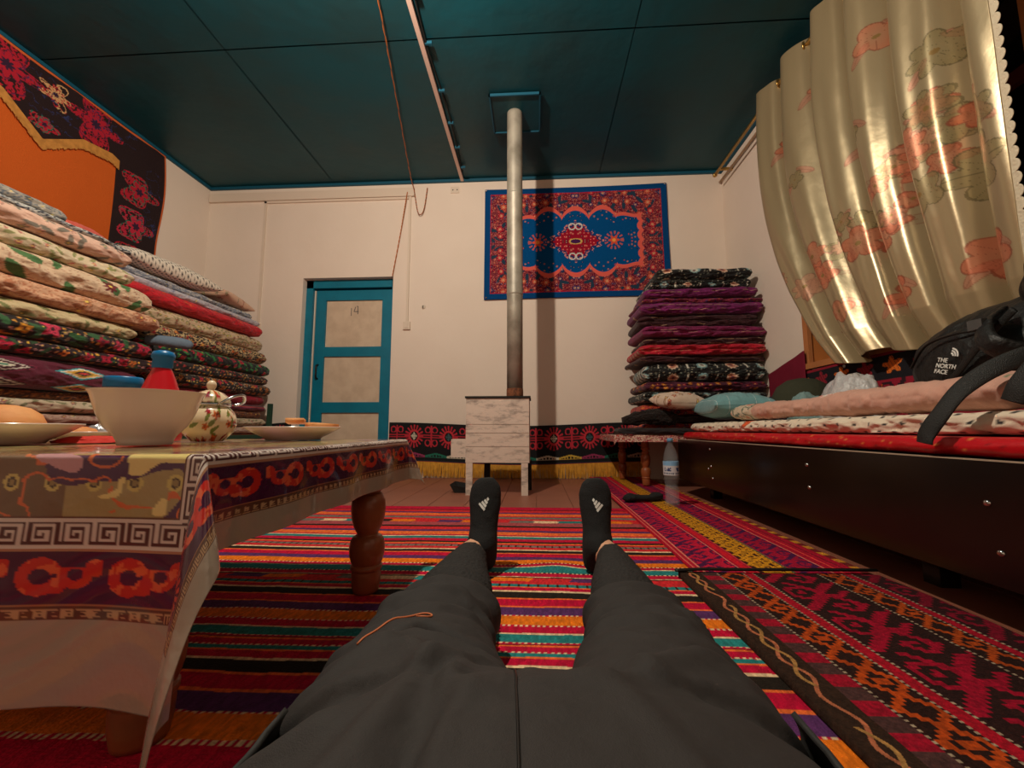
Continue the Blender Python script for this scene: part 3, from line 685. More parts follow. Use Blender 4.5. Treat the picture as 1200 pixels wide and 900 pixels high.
bm_obj('apron', ap, M['wood'], tb, bevel=.002)
for x, y in ((-.425, 1.065), (-.515, .56), (-1.66, 1.065), (-1.66, .56)): turned_leg('leg', tb, x - cx, y - cy, TZ - .022).location[2] = .0115

def oil_paint(a, b):
    """a = metres right of the table edge, b = metres out over the front edge"""
    ta = (a - .014) * 1.4; tb2 = (b - .107) * 1.25; t = np.maximum(ta, tb2)     # <0 inside the printed field
    along = np.where(ta > tb2, b, a)
    A = full(a, (168, 154, 138))
    put(A, t < .098, (96, 60, 46))
    put(A, (t < .098) & (t > .082) & glyph(along, t - .082, MEANDER, .0016), (196, 160, 120))
    put(A, t < .08, (178, 120, 80)); put(A, t < .078, (70, 20, 60))
    # red scrollwork on purple
    u = along / .105; k = np.floor(u); x = (u - k - .5) * .105; y = t - .04
    r1 = np.hypot(x + .018, y); r2 = np.hypot(x - .022, y * 1.1 + .003); band = (t > .01) & (t < .072)
    an = np.arctan2(y, x + .018)
    red = ((r1 > .011) & (r1 < .026) & ~((an > -.2) & (an < .9))) | ((r2 > .009) & (r2 < .021) & (y > -.012)) | (np.hypot(x - .045, y + .012) < .012) | (np.hypot(x - .002, y - .012) < .011)
    put(A, band & red, (206, 44, 34)); put(A, band & red & (fbm(a / .012, b / .012, 3) > .56), (230, 100, 60))
    cr = np.hypot((a - .042) * 1.25, (b - .140) * 1.15); an = np.arctan2(b - .140, a - .042)
    cm = (a > -.03) & (b > .107); A[cm & (t > .004) & (t < .078) & (cr < .05)] = (70, 20, 60)
    put(A, (cr < .031) & (cr > .014) & (np.sin(an * 16 + cr * 90) > -.3), (214, 84, 66))
    put(A, t < .006, (180, 130, 100)); put(A, t < .002, (222, 214, 206))
    mb_ = (t < -.002) & (t > -.040); mg = glyph(along, -(t + .0), MEANDER, .0039); put(A, mb_ & mg, (80, 40, 40)); put(A, mb_ & ~mg, (216, 204, 196))
    put(A, t <= -.040, (96, 56, 40))
    f = t < -.043
    put(A, f, (168, 150, 100))
    q = (np.floor(a / .16).astype(int) % 2 == 0); put(A, f & q, (118, 92, 66))
    # bead rows and purple patches in the middle field
    put(A, f & (np.abs((a % .16) - .0) < .002), (60, 40, 30))
    dd = np.hypot((a % .05) - .025, (b % .07) - .035); put(A, f & (dd < .010), (206, 190, 110)); put(A, f & (dd < .006), (70, 50, 40)); put(A, f & (dd < .004), (150, 130, 80))
    pp = f & (t > -.13) & (fbm(a / .11, b / .09, 6) > .54); put(A, pp, (76, 34, 78)); 
    ff = fbm(a / .06, b / .05, 12); put(A, f & (np.abs(ff - .5) < .018), (216, 110, 60))
    g = fbm(a / .08, b / .07, 14); put(A, f & (g > .68), (232, 214, 140))
    put(A, f & (g < .3), (200, 150, 160))
    return A
aa = np.linspace(TX0 - TX1 - .12, .118, 560); bb = np.linspace(-(TY1 - TY0) - .10, .275, 430); aa = np.unique(np.concatenate([aa, np.linspace(-.02, .118, 110)])); bb = np.unique(np.concatenate([bb, np.linspace(-.02, .275, 180)]))
Aa, Bb = np.meshgrid(aa, bb, indexing='ij')
hangR = .118; a0 = np.clip(Aa, TX0 - TX1, 0); b0 = np.clip(Bb, -(TY1 - TY0), 0)
da = Aa - a0; db = Bb - b0; r = np.hypot(da, db)
rr = .006; drop = np.where(r < rr * 1.57, rr * (1 - np.cos(np.clip(r / rr, 0, 1.57))), rr + r - rr * 1.57); outw = rr * np.sin(np.clip(r / rr, 0, 1.57))
dirx = np.where(r > 1e-9, da / np.maximum(r, 1e-9), 0); diry = np.where(r > 1e-9, db / np.maximum(r, 1e-9), 0)
flare = .03 + .42 * (2 * np.abs(dirx * diry)) ** 1.2
wav = .008 * np.sin(Aa * 23 + 1) * np.clip(db / .27, 0, 1) + .005 * np.sin(Bb * 31) * np.clip(da / .1, 0, 1)
horiz = outw + np.clip(r - rr * 1.57, 0, 1) * flare + wav; dropz = drop * np.sqrt(np.clip(1 - flare ** 2, .2, 1))
Xc = TX1 + a0 + dirx * horiz; Yc = TY0 - b0 * 1 - diry * horiz; 
Yc = TY0 + (-b0) - diry * horiz
Zc = TZ + .0015 - dropz + .0012 * (fbm(Aa / .05, Bb / .05, 9)) * (r < 1e-6)
Zc = np.maximum(Zc, .02)
Pc = np.stack([Xc, Yc, Zc], -1)
tc_ = grid('tablecloth', Pc, oil_paint(Aa, Bb), M['vinyl'], None)
tag(tc_, 'printed oilcloth with Greek key borders draped over the long low table', 'tablecloth')
sol = tc_.modifiers.new('s', 'SOLIDIFY'); sol.thickness = .0012; sol.offset = 1

st = thing('low_table', 'small low wooden table carrying the right quilt stack', 'table', (1.06, 3.2, 0))
box('tabletop', -.52, .54, -.33, .31, .345, .368, M['wood'], st)
for x, y in ((-.30, -.20), (-.38, .2), (.46, -.25), (.46, .22)):
    turned_leg('leg', st, x, y, .345 - .025, .78).location[2] = .025
def sc_col(a, b):
    A = p_floral((150, 40, 60), [(214, 180, 160), (190, 70, 80)], .03, 77, sc=(.02, (220, 190, 170), .08))(a, b)
    return A
def simple_cloth(name, x0, x1, y0, y1, z, hang, colf, m, label, cat='tablecloth'):
    aa = np.linspace(x0 - hang, x1 + hang, 260); bb = np.linspace(y0 - hang, y1, 200); A_, B_ = np.meshgrid(aa, bb, indexing='ij')
    a0 = np.clip(A_, x0, x1); b0 = np.clip(B_, y0, y1); r = np.hypot(A_ - a0, B_ - b0)
    dx = np.where(r > 1e-9, (A_ - a0) / np.maximum(r, 1e-9), 0); dy = np.where(r > 1e-9, (B_ - b0) / np.maximum(r, 1e-9), 0)
    ho = np.minimum(r, .006) + .08 * r + .004 * np.sin(A_ * 40) * r / hang
    Pn = np.stack([a0 + dx * ho, b0 + dy * ho, z - np.clip(r - .004, 0, 1)], -1)
    o = grid(name, Pn, colf(A_, B_), m); so_ = o.modifiers.new('s', 'SOLIDIFY'); so_.thickness = .0015; so_.offset = 1
    return tag(o, label, cat)
simple_cloth('tablecloth', .535, 1.60, 2.865, 3.51, .372, .05, sc_col, M['vinyl'], 'red printed cloth on the small table under the right quilt stack')

# dark fur coat and pillow heaped on the small table
def blob(name, pts, rad, m, parent=None, n=20, seed=0, amp=.0, flat=None, cols=None):
    path = smoothpath(pts, 10); rr_ = np.interp(np.linspace(0, len(pts) - 1, len(path)), range(len(pts)), rad)
    Pp = tube_pts(path, rr_, n, flat, cap=True)
    c = Pp.mean(1, keepdims=True); d = Pp - c; U, Vv = np.meshgrid(np.arange(Pp.shape[0]) / 5., np.arange(n) / 3., indexing='ij')
    Vv = np.minimum(Vv, n / 3. - Vv)
    Pp = c + d * (1 + amp * (fbm(U, Vv, seed) - .5))[..., None]
    Cc = cols(U * .03, Vv * .03) if cols else None
    return grid(name, Pp, Cc, m, parent, cv=True)
fur = mat('dark_brown_fur', (32, 20, 17), .95, bump=(70, 1.0, .03), sheen=.05, var=(30, .6, (24, 14, 12)))
o = blob('fur_coat', [(.60, 2.955, .465), (.70, 2.95, .485), (.80, 2.95, .498), (.90, 2.95, .488), (.96, 2.95, .475)], [.03, .05, .062, .055, .04], fur, n=60, seed=3, amp=.5, flat=(.9, .9))
tag(o, 'dark brown furry coat heaped on the small table below the pillow', 'coat')
o = slab('folded_garment', .50, .22, .045, p_plain((30, 22, 24), .2), M['velvet'], None, seed=8, loc=(.80, 2.945, .3755), rotz=0, amp=.008); tag(o, 'flat folded black garment under the furry coat', 'clothing')
def p_bedpil(U, V): return p_floral((214, 190, 170), [(196, 110, 96), (180, 140, 110)], .05, 88, dens=.7)(U, V)
# ------------------------------------------------------------------ bed
BX, BY0, BY1 = .92, -.25, 2.80
bed = thing('bed', 'low bed with a dark brown laminate side board along the right wall', 'bed', (1.29, 1.28, 0))
ox, oy = 1.29, 1.28
box('side_board', BX - ox, BX + .018 - ox, BY0 - oy, BY1 - oy, .098, .345, M['darkwood'], bed, bevel=.0015)
box('edge_strip', BX - .001 - ox, BX + .0185 - ox, BY0 - oy, BY1 - oy, .3455, .348, mat('pale_edge', (170, 150, 130), .4), bed, bevel=0)
box('end_board', BX + .02 - ox, XR - .02 - ox, BY1 - .018 - oy, BY1 - oy, .098, .345, M['darkwood'], bed, bevel=.0015)
box('bed_base', BX + .02 - ox, XR - .02 - ox, BY0 - oy, BY1 - .02 - oy, .25, .33, M['darkwood'], bed)
for y, z in ((2.30, .305), (2.295, .215), (2.28, .155), (1.50, .29), (1.495, .215), (.93, .26), (.915, .165), (2.33, .2)):
    o = lathe('bolt', [(0, .004), (.0035, .004), (.006, .003), (.007, 0)], M['chrome'], bed, (BX - ox, y - oy, z), n=16, M=Matrix.Rotation(-PI / 2, 3, 'Y'))
for y in (2.6, 1.2, 0.0):
    for x in (1.05, 1.55): box('leg', x - ox, x + .05 - ox, y - oy, y + .05 - oy, 0, .25, M['darkwood'], bed)
def p_red(U, V):
    A = full(U, (186, 6, 22)); f = (U * 3 + .25 * np.sin(V * 40) + .12 * np.sin(V * 90)) % .4
    put(A, np.abs(f - .2) < .006, (214, 120, 60)); put(A, np.abs(f - .24) < .003, (140, 8, 20)); return A
o = slab('mattress', 3.0, .70, .045, p_red, mat('red_satin', (255, 255, 255), .42, vcol=True, bump=(10, .4, .02)), None, seed=1, loc=(1.287, 1.28, .350), rotz=-PI / 2, amp=.003, res=.009)
tag(o, 'thin bright red mattress lying along the bed', 'mattress')
def p_poppy(U, V):
    A = full(U, (222, 206, 184)); u = (U / .06); r_ = np.floor(V / .03); u = u + .5 * (r_ % 2)
    d = np.hypot((u - np.floor(u) - .5) * .05, (V / .03 - r_ - .5) * .03); put(A, d < .0058, (34, 32, 34))
    flowers(A, U, V, .30, 64, [(226, 84, 20), (188, 14, 30), (30, 100, 160)], .24, 3, .8, (30, 30, 30))
    return A
o = slab('quilt', 2.75, .62, .056, p_poppy, M['fabric'], None, seed=12, loc=(1.295, 1.38, .396), rotz=-PI / 2, amp=.007, res=.007)
tag(o, 'white quilt with black dots and orange poppies spread on the red mattress', 'quilt')
def p_pinkroll(U, V):
    A = full(U, (216, 162, 142)); A *= (.96 + .08 * fbm(U / .05, V / .05, 3))[..., None]
    U0 = U - 71 * .37 * 0
    return A
zq = .459
def roll(name, y0, y1, x, r, cols, label, cat='quilt', seed=0, rz=.9, xe=None, dens=60):
    n = int((y1 - y0) / .007); ys = np.linspace(y1, y0, n); t = np.linspace(-1, 1, n); e = np.clip(1 - np.abs(t) ** 14, 0, 1) ** .5
    nv = 72; th = np.linspace(0, 2 * PI, nv, endpoint=False); Yy, Th = np.meshgrid(ys, th, indexing='ij'); E = np.broadcast_to(e[:, None], Yy.shape)
    xl = x if xe is None else np.interp(ys, [y0, y1], [x, xe])
    thf = np.minimum(Th, 2 * PI - Th)
    w = 1 + .26 * (fbm(Yy / .05, thf * 1.2, seed) - .5) + .12 * (vn((Yy + thf * .03) / .02, thf, seed + 3) - .5) + .35 * (vn(Yy / .25, thf * 0, seed + 5) - .5)
    R = r * w * E
    P_ = np.stack([np.broadcast_to(np.reshape(xl, (-1, 1)), Yy.shape) + R * np.cos(Th) * 1.45, Yy, zq + r * rz + R * np.sin(Th) * rz], -1)
    o = grid(name, P_, cols(Yy, Th * r), M['fabric'], None, cv=True); return tag(o, label, cat)
def c_pink(Y, V):
    A = full(Y, (200, 152, 134)); lily = (Y > 2.13) 
    put(A, lily, (206, 188, 164)); f = fbm(Y / .05, V / .04, 5); put(A, lily & (np.abs(f - .5) < .06), (84, 100, 84)); put(A, lily & (f > .72), (206, 130, 110))
    d = np.hypot((Y - 1.58) / 1.2, V - .03); d2 = np.abs(vn(Y / .03, V / .02, 8) - .5); put(A, (d < .07) & (d2 < .2), (228, 212, 200)); put(A, (d < .07) & (d2 < .05), (200, 90, 90))
    d = np.hypot((Y - .98) / 1.2, V - .03); put(A, (d < .07) & (d2 < .18), (96, 120, 90)); put(A, (d < .05) & (vn(Y / .02, V / .03, 2) > .6), (206, 90, 84))
    return A * (.95 + .1 * fbm(Y / .04, V / .04, 2))[..., None]
roll('rolled_blanket', .75, 2.42, 1.075, .040, c_pink, 'rolled pale pink blanket with lily print along the bed', 'blanket', 5, rz=1.0, xe=1.12)
pillow('pillow', 'light blue stitched pillow at the far end of the bed', lambda U, V: put(p_plain((112, 160, 166), .06)(U, V), (np.abs(np.sin(U * 45)) < .05) & (np.sin(V * 900) > 0), (200, 214, 214)), .34, .50, .16, (1.19, 2.62, zq + .085), (0, .0, -.1), seed=6)
pillow('pillow', 'floral pillow squeezed between the light blue pillow and the fur coat', p_bedpil, .30, .24, .12, (.965, 2.90, .60), (.15, .0, .25), seed=9)

# small things on the bed
cap = thing('cap', 'dark olive cap lying behind the light blue pillow', 'cap', (1.465, 2.38, .455))
cm = mat('olive_cloth', (54, 56, 40), .9, bump=(40, .3, .01))
capg = np.zeros((40, 16, 3)); 
th = np.linspace(0, 2 * PI, 40, endpoint=False)
o = lathe('crown', [(.15, 0), (.152, .05), (.145, .11), (.12, .16), (.07, .195), (.02, .205), (0, .205)], cm, cap, n=48); o.location = (0, 0, .03)
vis = []
for a in np.linspace(-1, 1, 20):
    vis.append([[a * .09, -.085 - .1 * (1 - a * a) * t - .02 * (1 - abs(a)), .035 + .012 * (1 - a * a) - .01 * t] for t in np.linspace(0, 1, 8)])
o = grid('visor', np.array(vis), None, cm, cap); so_ = o.modifiers.new('s', 'SOLIDIFY'); so_.thickness = .004
def crumple(name, label, cat, loc, size, m, seed, col=None, n=70, amp=.35):
    th = np.linspace(0, 2 * PI, n, endpoint=False); ph = np.linspace(0, PI, n // 2); Th, Ph = np.meshgrid(th, ph, indexing='ij')
    x, y, z = np.sin(Ph) * np.cos(Th), np.sin(Ph) * np.sin(Th), np.cos(Ph)
    f = 1 + amp * (fbm(x * 2.2 + 5, y * 2.2 + z * 1.7 + 9, seed) - .5) * 1.6 + amp * .6 * (np.abs(vn(x * 5 + 9, y * 5 + z * 4 + 9, seed + 4) - .5) - .25)
    zz = np.where(z < 0, z * .35, z)
    P_ = np.stack([x * f * size[0] + loc[0], y * f * size[1] + loc[1], np.maximum(zz * f * size[2], -.0) + loc[2]], -1)
    return tag(grid(name, P_, None, m, None, cu=True), label, cat)
pb = mat('white_plastic_film', (206, 206, 208), .3, trans=.25, bump=(25, .7, .02))
crumple('plastic_bag', 'crumpled white plastic bag behind the pink blanket roll', 'bag', (1.36, 1.86, .455), (.11, .15, .19), pb, 3)
crumple('plastic_bag', 'crumpled dark blue plastic bag between the light blue pillow and the wall', 'bag', (1.48, 2.70, .452), (.13, .06, .15), mat('blue_film', (34, 48, 66), .25, bump=(25, .7, .02)), 7)
o = crumple('folded_towel', 'small turquoise and grey towel peeking out beside the cap', 'towel', (1.33, 2.13, .455), (.08, .09, .125), mat('teal_towel', (120, 150, 150), .9, bump=(40, .5, .02)), 12)

# backpack ---------------------------------------------------------------
bp = thing('backpack', 'black backpack lying on the bed with straps hanging over the edge', 'backpack', (1.33, 1.1, .48))
bx, by, bz = bp.location
def shell(name, pts, radii, m, parent, flat=(1, 1), n=48, amp=.12, seed=0, sm=10):
    path = smoothpath(pts, sm); rr_ = np.interp(np.linspace(0, len(pts) - 1, len(path)), range(len(pts)), radii)
    Pp = tube_pts(path, rr_, n, flat); c = Pp.mean(1, keepdims=True); d = Pp - c
    U, Vv = np.meshgrid(np.arange(Pp.shape[0]) / 6., np.cos(np.arange(n) / n * 2 * PI) * 2 + 5, indexing='ij')
    Pp = c + d * (1 + amp * (fbm(U, Vv, seed) - .5) + amp * .5 * (np.abs(vn(U * 2, Vv * 2, seed + 3) - .5)))[..., None] - np.array([bx, by, bz])
    return grid(name, Pp, None, m, parent, cv=True)
shell('main_compartment', [(1.36, 1.47, .58), (1.35, 1.44, .585), (1.34, 1.38, .595), (1.33, 1.28, .61), (1.33, 1.14, .62), (1.35, .98, .63), (1.38, .84, .64), (1.38, .80, .64)], [.04, .09, .125, .142, .145, .15, .14, .06], M['pack'], bp, flat=(1.0, 1.0), seed=2)
shell('front_pocket', [(1.235, 1.40, .575), (1.215, 1.35, .58), (1.20, 1.26, .59), (1.195, 1.14, .60), (1.20, 1.06, .60)], [.03, .08, .095, .095, .05], M['pack'], bp, flat=(.45, 1.0), seed=5, amp=.08)
shell('top_lid', [(1.33, 1.13, .74), (1.30, 1.08, .75), (1.27, 1.02, .76), (1.25, .92, .77), (1.25, .80, .78), (1.25, .74, .78)], [.03, .06, .085, .10, .10, .05], M['pack'], bp, flat=(1.1, .85), seed=8)
def strap(name, pts, w, t, m=M['webbing'], sm=10, up=Vector((0, 0, 1))):
    pts = [Vector(p) - Vector((bx, by, bz)) for p in pts]
    return grid(name, tube_pts(smoothpath(pts, sm), w, 12, (1, t / w), up), None, m, bp, cv=True)
strap('shoulder_strap', [(1.17, 1.10, .70), (1.10, 1.07, .66), (1.07, 1.03, .61), (1.10, .99, .58), (1.17, .95, .57)], .026, .010, M['pack'], up=Vector((1, .3, .4)))
strap('shoulder_strap', [(1.17, .98, .76), (1.10, .95, .71), (1.06, .90, .65), (1.12, .85, .60)], .028, .012, M['pack'], up=Vector((1, .3, .4)))
strap('hip_belt', [(1.15, .87, .575), (1.07, .915, .575), (1.0, .95, .548), (.95, .985, .50), (.918, 1.01, .44), (.905, 1.03, .40), (.902, 1.035, .378)], .020, .005, up=Vector((1, .0, .25)))
strap('hip_belt', [(1.10, .80, .64), (1.02, .82, .60), (.975, .845, .55), (.95, .87, .50), (.945, .885, .465)], .020, .005, up=Vector((1, .0, .3)))
strap('webbing_strap', [(1.19, 1.32, .52), (1.15, 1.22, .545), (1.13, 1.12, .62), (1.12, 1.02, .69)], .009, .003, up=Vector((1, 0, .2)))
strap('grab_loop', [(1.28, 1.12, .79), (1.25, 1.09, .835), (1.22, 1.03, .85), (1.20, .98, .84)], .010, .003, up=Vector((0, 0, 1)))
strap('zip', [(1.17, 1.36, .60), (1.155, 1.29, .655), (1.15, 1.20, .67), (1.155, 1.12, .665)], .004, .003, M['black'])
o = box('buckle', 1.085 - bx, 1.10 - bx, 1.06 - by, 1.095 - by, .655 - bz, .68 - bz, mat('grey_buckle', (70, 70, 70), .4), bp, bevel=.005)
def text_mesh(name, lines, size, m, parent, Mx, th=.0008, space=.95):
    cu = bpy.data.curves.new(name, 'FONT'); cu.body = lines; cu.size = size; cu.extrude = th; cu.space_line = space; cu.align_x = 'LEFT'; cu.offset = size * .012
    o0 = bpy.data.objects.new(name, cu); C.objects.link(o0); bpy.context.view_layer.update()
    me_ = bpy.data.meshes.new_from_object(o0.evaluated_get(bpy.context.evaluated_depsgraph_get())); C.objects.unlink(o0); bpy.data.objects.remove(o0); me_.materials.clear(); me_.materials.append(m)
    o = bpy.data.objects.new(name, me_); C.objects.link(o); o.parent = parent; o.matrix_local = Mx; return o
def basis(xa, n, loc):
    n = Vector(n).normalized(); xa = Vector(xa); xa = (xa - n * xa.dot(n)).normalized(); ya = n.cross(xa)
    Mx = Matrix((xa, ya, n)).transposed().to_4x4(); Mx.translation = loc; return Mx
text_mesh('logo_text', 'THE\nNORTH\nFACE', .017, M['logo'], bp, basis((0, -1, -.25), (-1, .0, .15), Vector((1.142, 1.245, .602)) - Vector((bx, by, bz))))
arcs = bmesh.new()
for k in range(3):
    r0 = .005 + k * .0065
    for i in range(8):
        a, b = PI / 2 * i / 8, PI / 2 * (i + 1) / 8
        vs = [arcs.verts.new((math.cos(t) * rr2, math.sin(t) * rr2, 0)) for t, rr2 in ((a, r0), (b, r0), (b, r0 + .0045), (a, r0 + .0045))]; arcs.faces.new(vs)
o = bm_obj('logo_arcs', arcs, M['logo'], bp); o.matrix_local = basis((0, -1, -.25), (-1, .0, .15), Vector((1.142, 1.205, .612)) - Vector((bx, by, bz)))

# ------------------------------------------------------------------ curtain and rod
rod = thing('curtain_rod', 'brass curtain rod under the ceiling along the right wall', 'rod', (1.55, 2.4, 2.585))
tube('rod', [(0, 1.06, 0), (0, 0, 0), (0, -2.6, .0)], .013, M['brass'], rod, sm=1, n=16)
lathe('finial', [(0, .03), (.016, .026), (.02, .012), (.014, 0), (0, 0)], M['brass'], rod, M=Matrix.Rotation(-PI / 2, 3, 'X'), loc=(0, 1.06, 0), n=20)
box('bracket', -.008, .108, .98, 1.0, -.01, .008, M['brass'], rod)
tube('second_rod', [(.055, 1.1, -.045), (.055, 0, -.045), (.055, -2.6, -.045)], .009, mat('pale_rod', (180, 150, 120), .5), rod, sm=1, n=12)
NS, NT = 620, 460
S, T = np.meshgrid(np.linspace(0, 1, NS), np.linspace(0, 1, NT), indexing='ij')
zt = 2.63; zb = .752
ytop = 2.665 - S * 1.37
# lower hem is pulled towards the camera end and tucked behind the bed hanging
pull = T ** 2.6
ybot = 2.19 - S * .86
Yc = ytop * (1 - pull) + ybot * pull
ph = S * 5.3 * 2 * PI
ampT = .058 * (1 - .45 * T) + .010
ph = ph + .5 * np.sin(S * 9 + 1); fold = np.sin(ph + .4 * np.sin(T * 2.5)) + (.20 + .1 * np.sin(S * 17)) * np.sin(2 * ph + 1 + T * 1.2) + .10 * np.sin(.47 * ph + T * 2) + (.015 + .05 * T) * np.sin(4.1 * ph + 2 * np.sin(T * 5 + S * 6))
Xc = 1.545 - ampT * fold - .035 * np.sin(T * PI) + (.006 + .016 * T ** 2) * (fbm(S * 10, T * 4, 4) - .5)
Yc = Yc + .02 * np.cos(ph) * (1 - .3 * T) + .012 * (fbm(S * 9, T * 4, 6) - .5) * T
Zc = zt + (zb - zt) * T + .012 * np.sin(ph + 1.57) * (1 - T) ** 3 
hem = np.clip((T - .93) / .07, 0, 1); Zc = Zc - hem * .02 * np.sin(ph * .5) ; Xc = Xc + hem * .02
Xc = np.minimum(Xc, 1.612)
Yo = 2.665 - S * 1.85; 
def curtain_col(S, T):
    y = S * 2.1; z = T * 1.83; A = full(S, (170, 152, 118)); A = A * (.97 + .06 * fbm(S * 30, T * 4, 3))[..., None]
    A0 = A.copy()
    def fl(ys, zs, R, c, pet, ph0, seed):
        dx = (Yw - ys); dz = (Zw - zs); r = np.hypot(dx, dz); an = np.arctan2(dz, dx); k = np.cos(pet * an + ph0)
        Rp = R * (.62 + .38 * np.abs(np.cos(pet / 2 * an + ph0))); mk = r < Rp
        w = np.clip(.55 + .45 * r / R, 0, 1)[..., None]
        A[mk] = (A[mk] * (1 - .74 * w[mk]) + np.array(c, float) * .74 * w[mk])
        ln = (np.abs(Rp - r) < .003) | ((r < Rp) & (np.abs(np.sin(pet * 1.5 * an)) < .07) & (r > R * .2)); dk = np.array(c, float) * .68
        A[ln] = A[ln] * .35 + dk * .65
        mk = r < R * .13; A[mk] = np.array((150, 120, 70.))
    Yw, Zw = Yc, Zc
    CO, SA, TA, BR = (212, 124, 92), (204, 108, 78), (150, 134, 92), (140, 88, 66)
    def lf(ys, zs, L_, an, c):
        dx = (Yw - ys); dz = (Zw - zs); a = dx * math.cos(an) + dz * math.sin(an); b = -dx * math.sin(an) + dz * math.cos(an)
        e = (a / L_) ** 2 + (b / (L_ * .34)) ** 2; mk = e < 1; A[mk] = A[mk] * .5 + np.array(c, float) * .5
        mk = (np.abs(e - 1) < .14) | ((np.abs(b) < .0015) & (e < 1)); A[mk] = A[mk] * .5 + np.array(BR, float) * .5
    R_ = random.Random(3)
    band = []
    for k in range(34):
        s_ = R_.random(); yy = 2.50 - s_ * 1.12; zz = 1.20 + .28 * s_ + R_.uniform(-.13, .13) + .05 * math.sin(yy * 9)
        band.append((yy, zz))
    for k, (yy, zz) in enumerate(band): lf(yy + R_.uniform(-.05, .05), zz + R_.uniform(-.05, .05), R_.uniform(.035, .07), R_.uniform(0, 6.28), (196, 120, 100) if k % 2 else (160, 140, 110))
    for k, (yy, zz) in enumerate(band): fl(yy, zz, R_.uniform(.035, .085), (CO, TA, SA, (206, 150, 120))[k % 4], (5, 6, 5, 8)[k % 4], R_.random() * 3, k)
    for yy, zz, R, c, pt in ((1.645, 1.49, .10, CO, 9), (1.42, 1.30, .11, TA, 6), (1.60, 1.30, .085, TA, 5), (1.45, 1.52, .05, SA, 5)): fl(yy, zz, R, c, pt, .3, 5)
    for yy, zz, R, c, pt in ((1.765, 2.14, .075, CO, 4), (1.508, 1.815, .085, TA, 7), (2.474, 2.14, .06, SA, 5), (1.89, 1.756, .05, TA, 4), (1.43, .99, .085, SA, 5), (1.775, .975, .07, SA, 5), (2.10, .99, .06, CO, 4), (2.31, 1.81, .05, TA, 5), (2.2, 2.3, .05, CO, 5)):
        lf(yy + .05, zz - .05, .05, 2.2, (196, 120, 100)); lf(yy - .05, zz + .03, .045, .7, (196, 120, 100)); fl(yy, zz, R, c, pt, .8, 9)
    return A
cur = thing('curtain', 'shiny cream satin curtain printed with coral flowers over the window', 'curtain')
Pcur = np.stack([Xc, Yc, Zc], -1)
o = grid('curtain_cloth', Pcur, curtain_col(S, T), M['satin'], cur); so_ = o.modifiers.new('s', 'SOLIDIFY'); so_.thickness = .0015
# scalloped lace down the near edge
lt = np.linspace(0, 1, 900); lz = np.interp(lt, np.linspace(0, 1, NT), Pcur[-1, :, 2]); ly = np.interp(lt, np.linspace(0, 1, NT), Pcur[-1, :, 1]); lx = np.interp(lt, np.linspace(0, 1, NT), Pcur[-1, :, 0])
sc_ = np.abs(np.sin(lt * PI * 46)) ** .5
lace = np.zeros((900, 6, 3))
for k in range(6):
    w_ = k / 5; lace[:, k, 0] = lx - .004 * w_ ; lace[:, k, 1] = ly + .004 - w_ * (.016 + .016 * sc_); lace[:, k, 2] = lz
o = grid('lace_trim', lace, None, mat('cream_lace', (214, 202, 176), .6, bump=(120, .8, .005)), cur); so_ = o.modifiers.new('s', 'SOLIDIFY'); so_.thickness = .002
for k in range(10):        # grommets where the cloth crosses the rod
    s_ = (k + .03) / 10.6 + .01; yy = 2.665 - s_ * 1.37
    if yy < 1.3: break
    bmg = bmesh.new(); R1, R2 = .026, .005
    for i in range(24):
        for j in range(8):
            a = 2 * PI * i / 24; b = 2 * PI * j / 8; bmg.verts.new((math.cos(a) * (R1 + R2 * math.cos(b)), R2 * math.sin(b), math.sin(a) * (R1 + R2 * math.cos(b))))
    bmg.verts.ensure_lookup_table()
    for i in range(24):
        for j in range(8): bmg.faces.new([bmg.verts[i * 8 + j], bmg.verts[((i + 1) % 24) * 8 + j], bmg.verts[((i + 1) % 24) * 8 + (j + 1) % 8], bmg.verts[i * 8 + (j + 1) % 8]])
    o = bm_obj('grommet', bmg, M['brass'], cur, smooth=True); o.location = (1.55, yy, 2.585); o.rotation_euler = (0, 0, .5 if k % 2 else -.5)

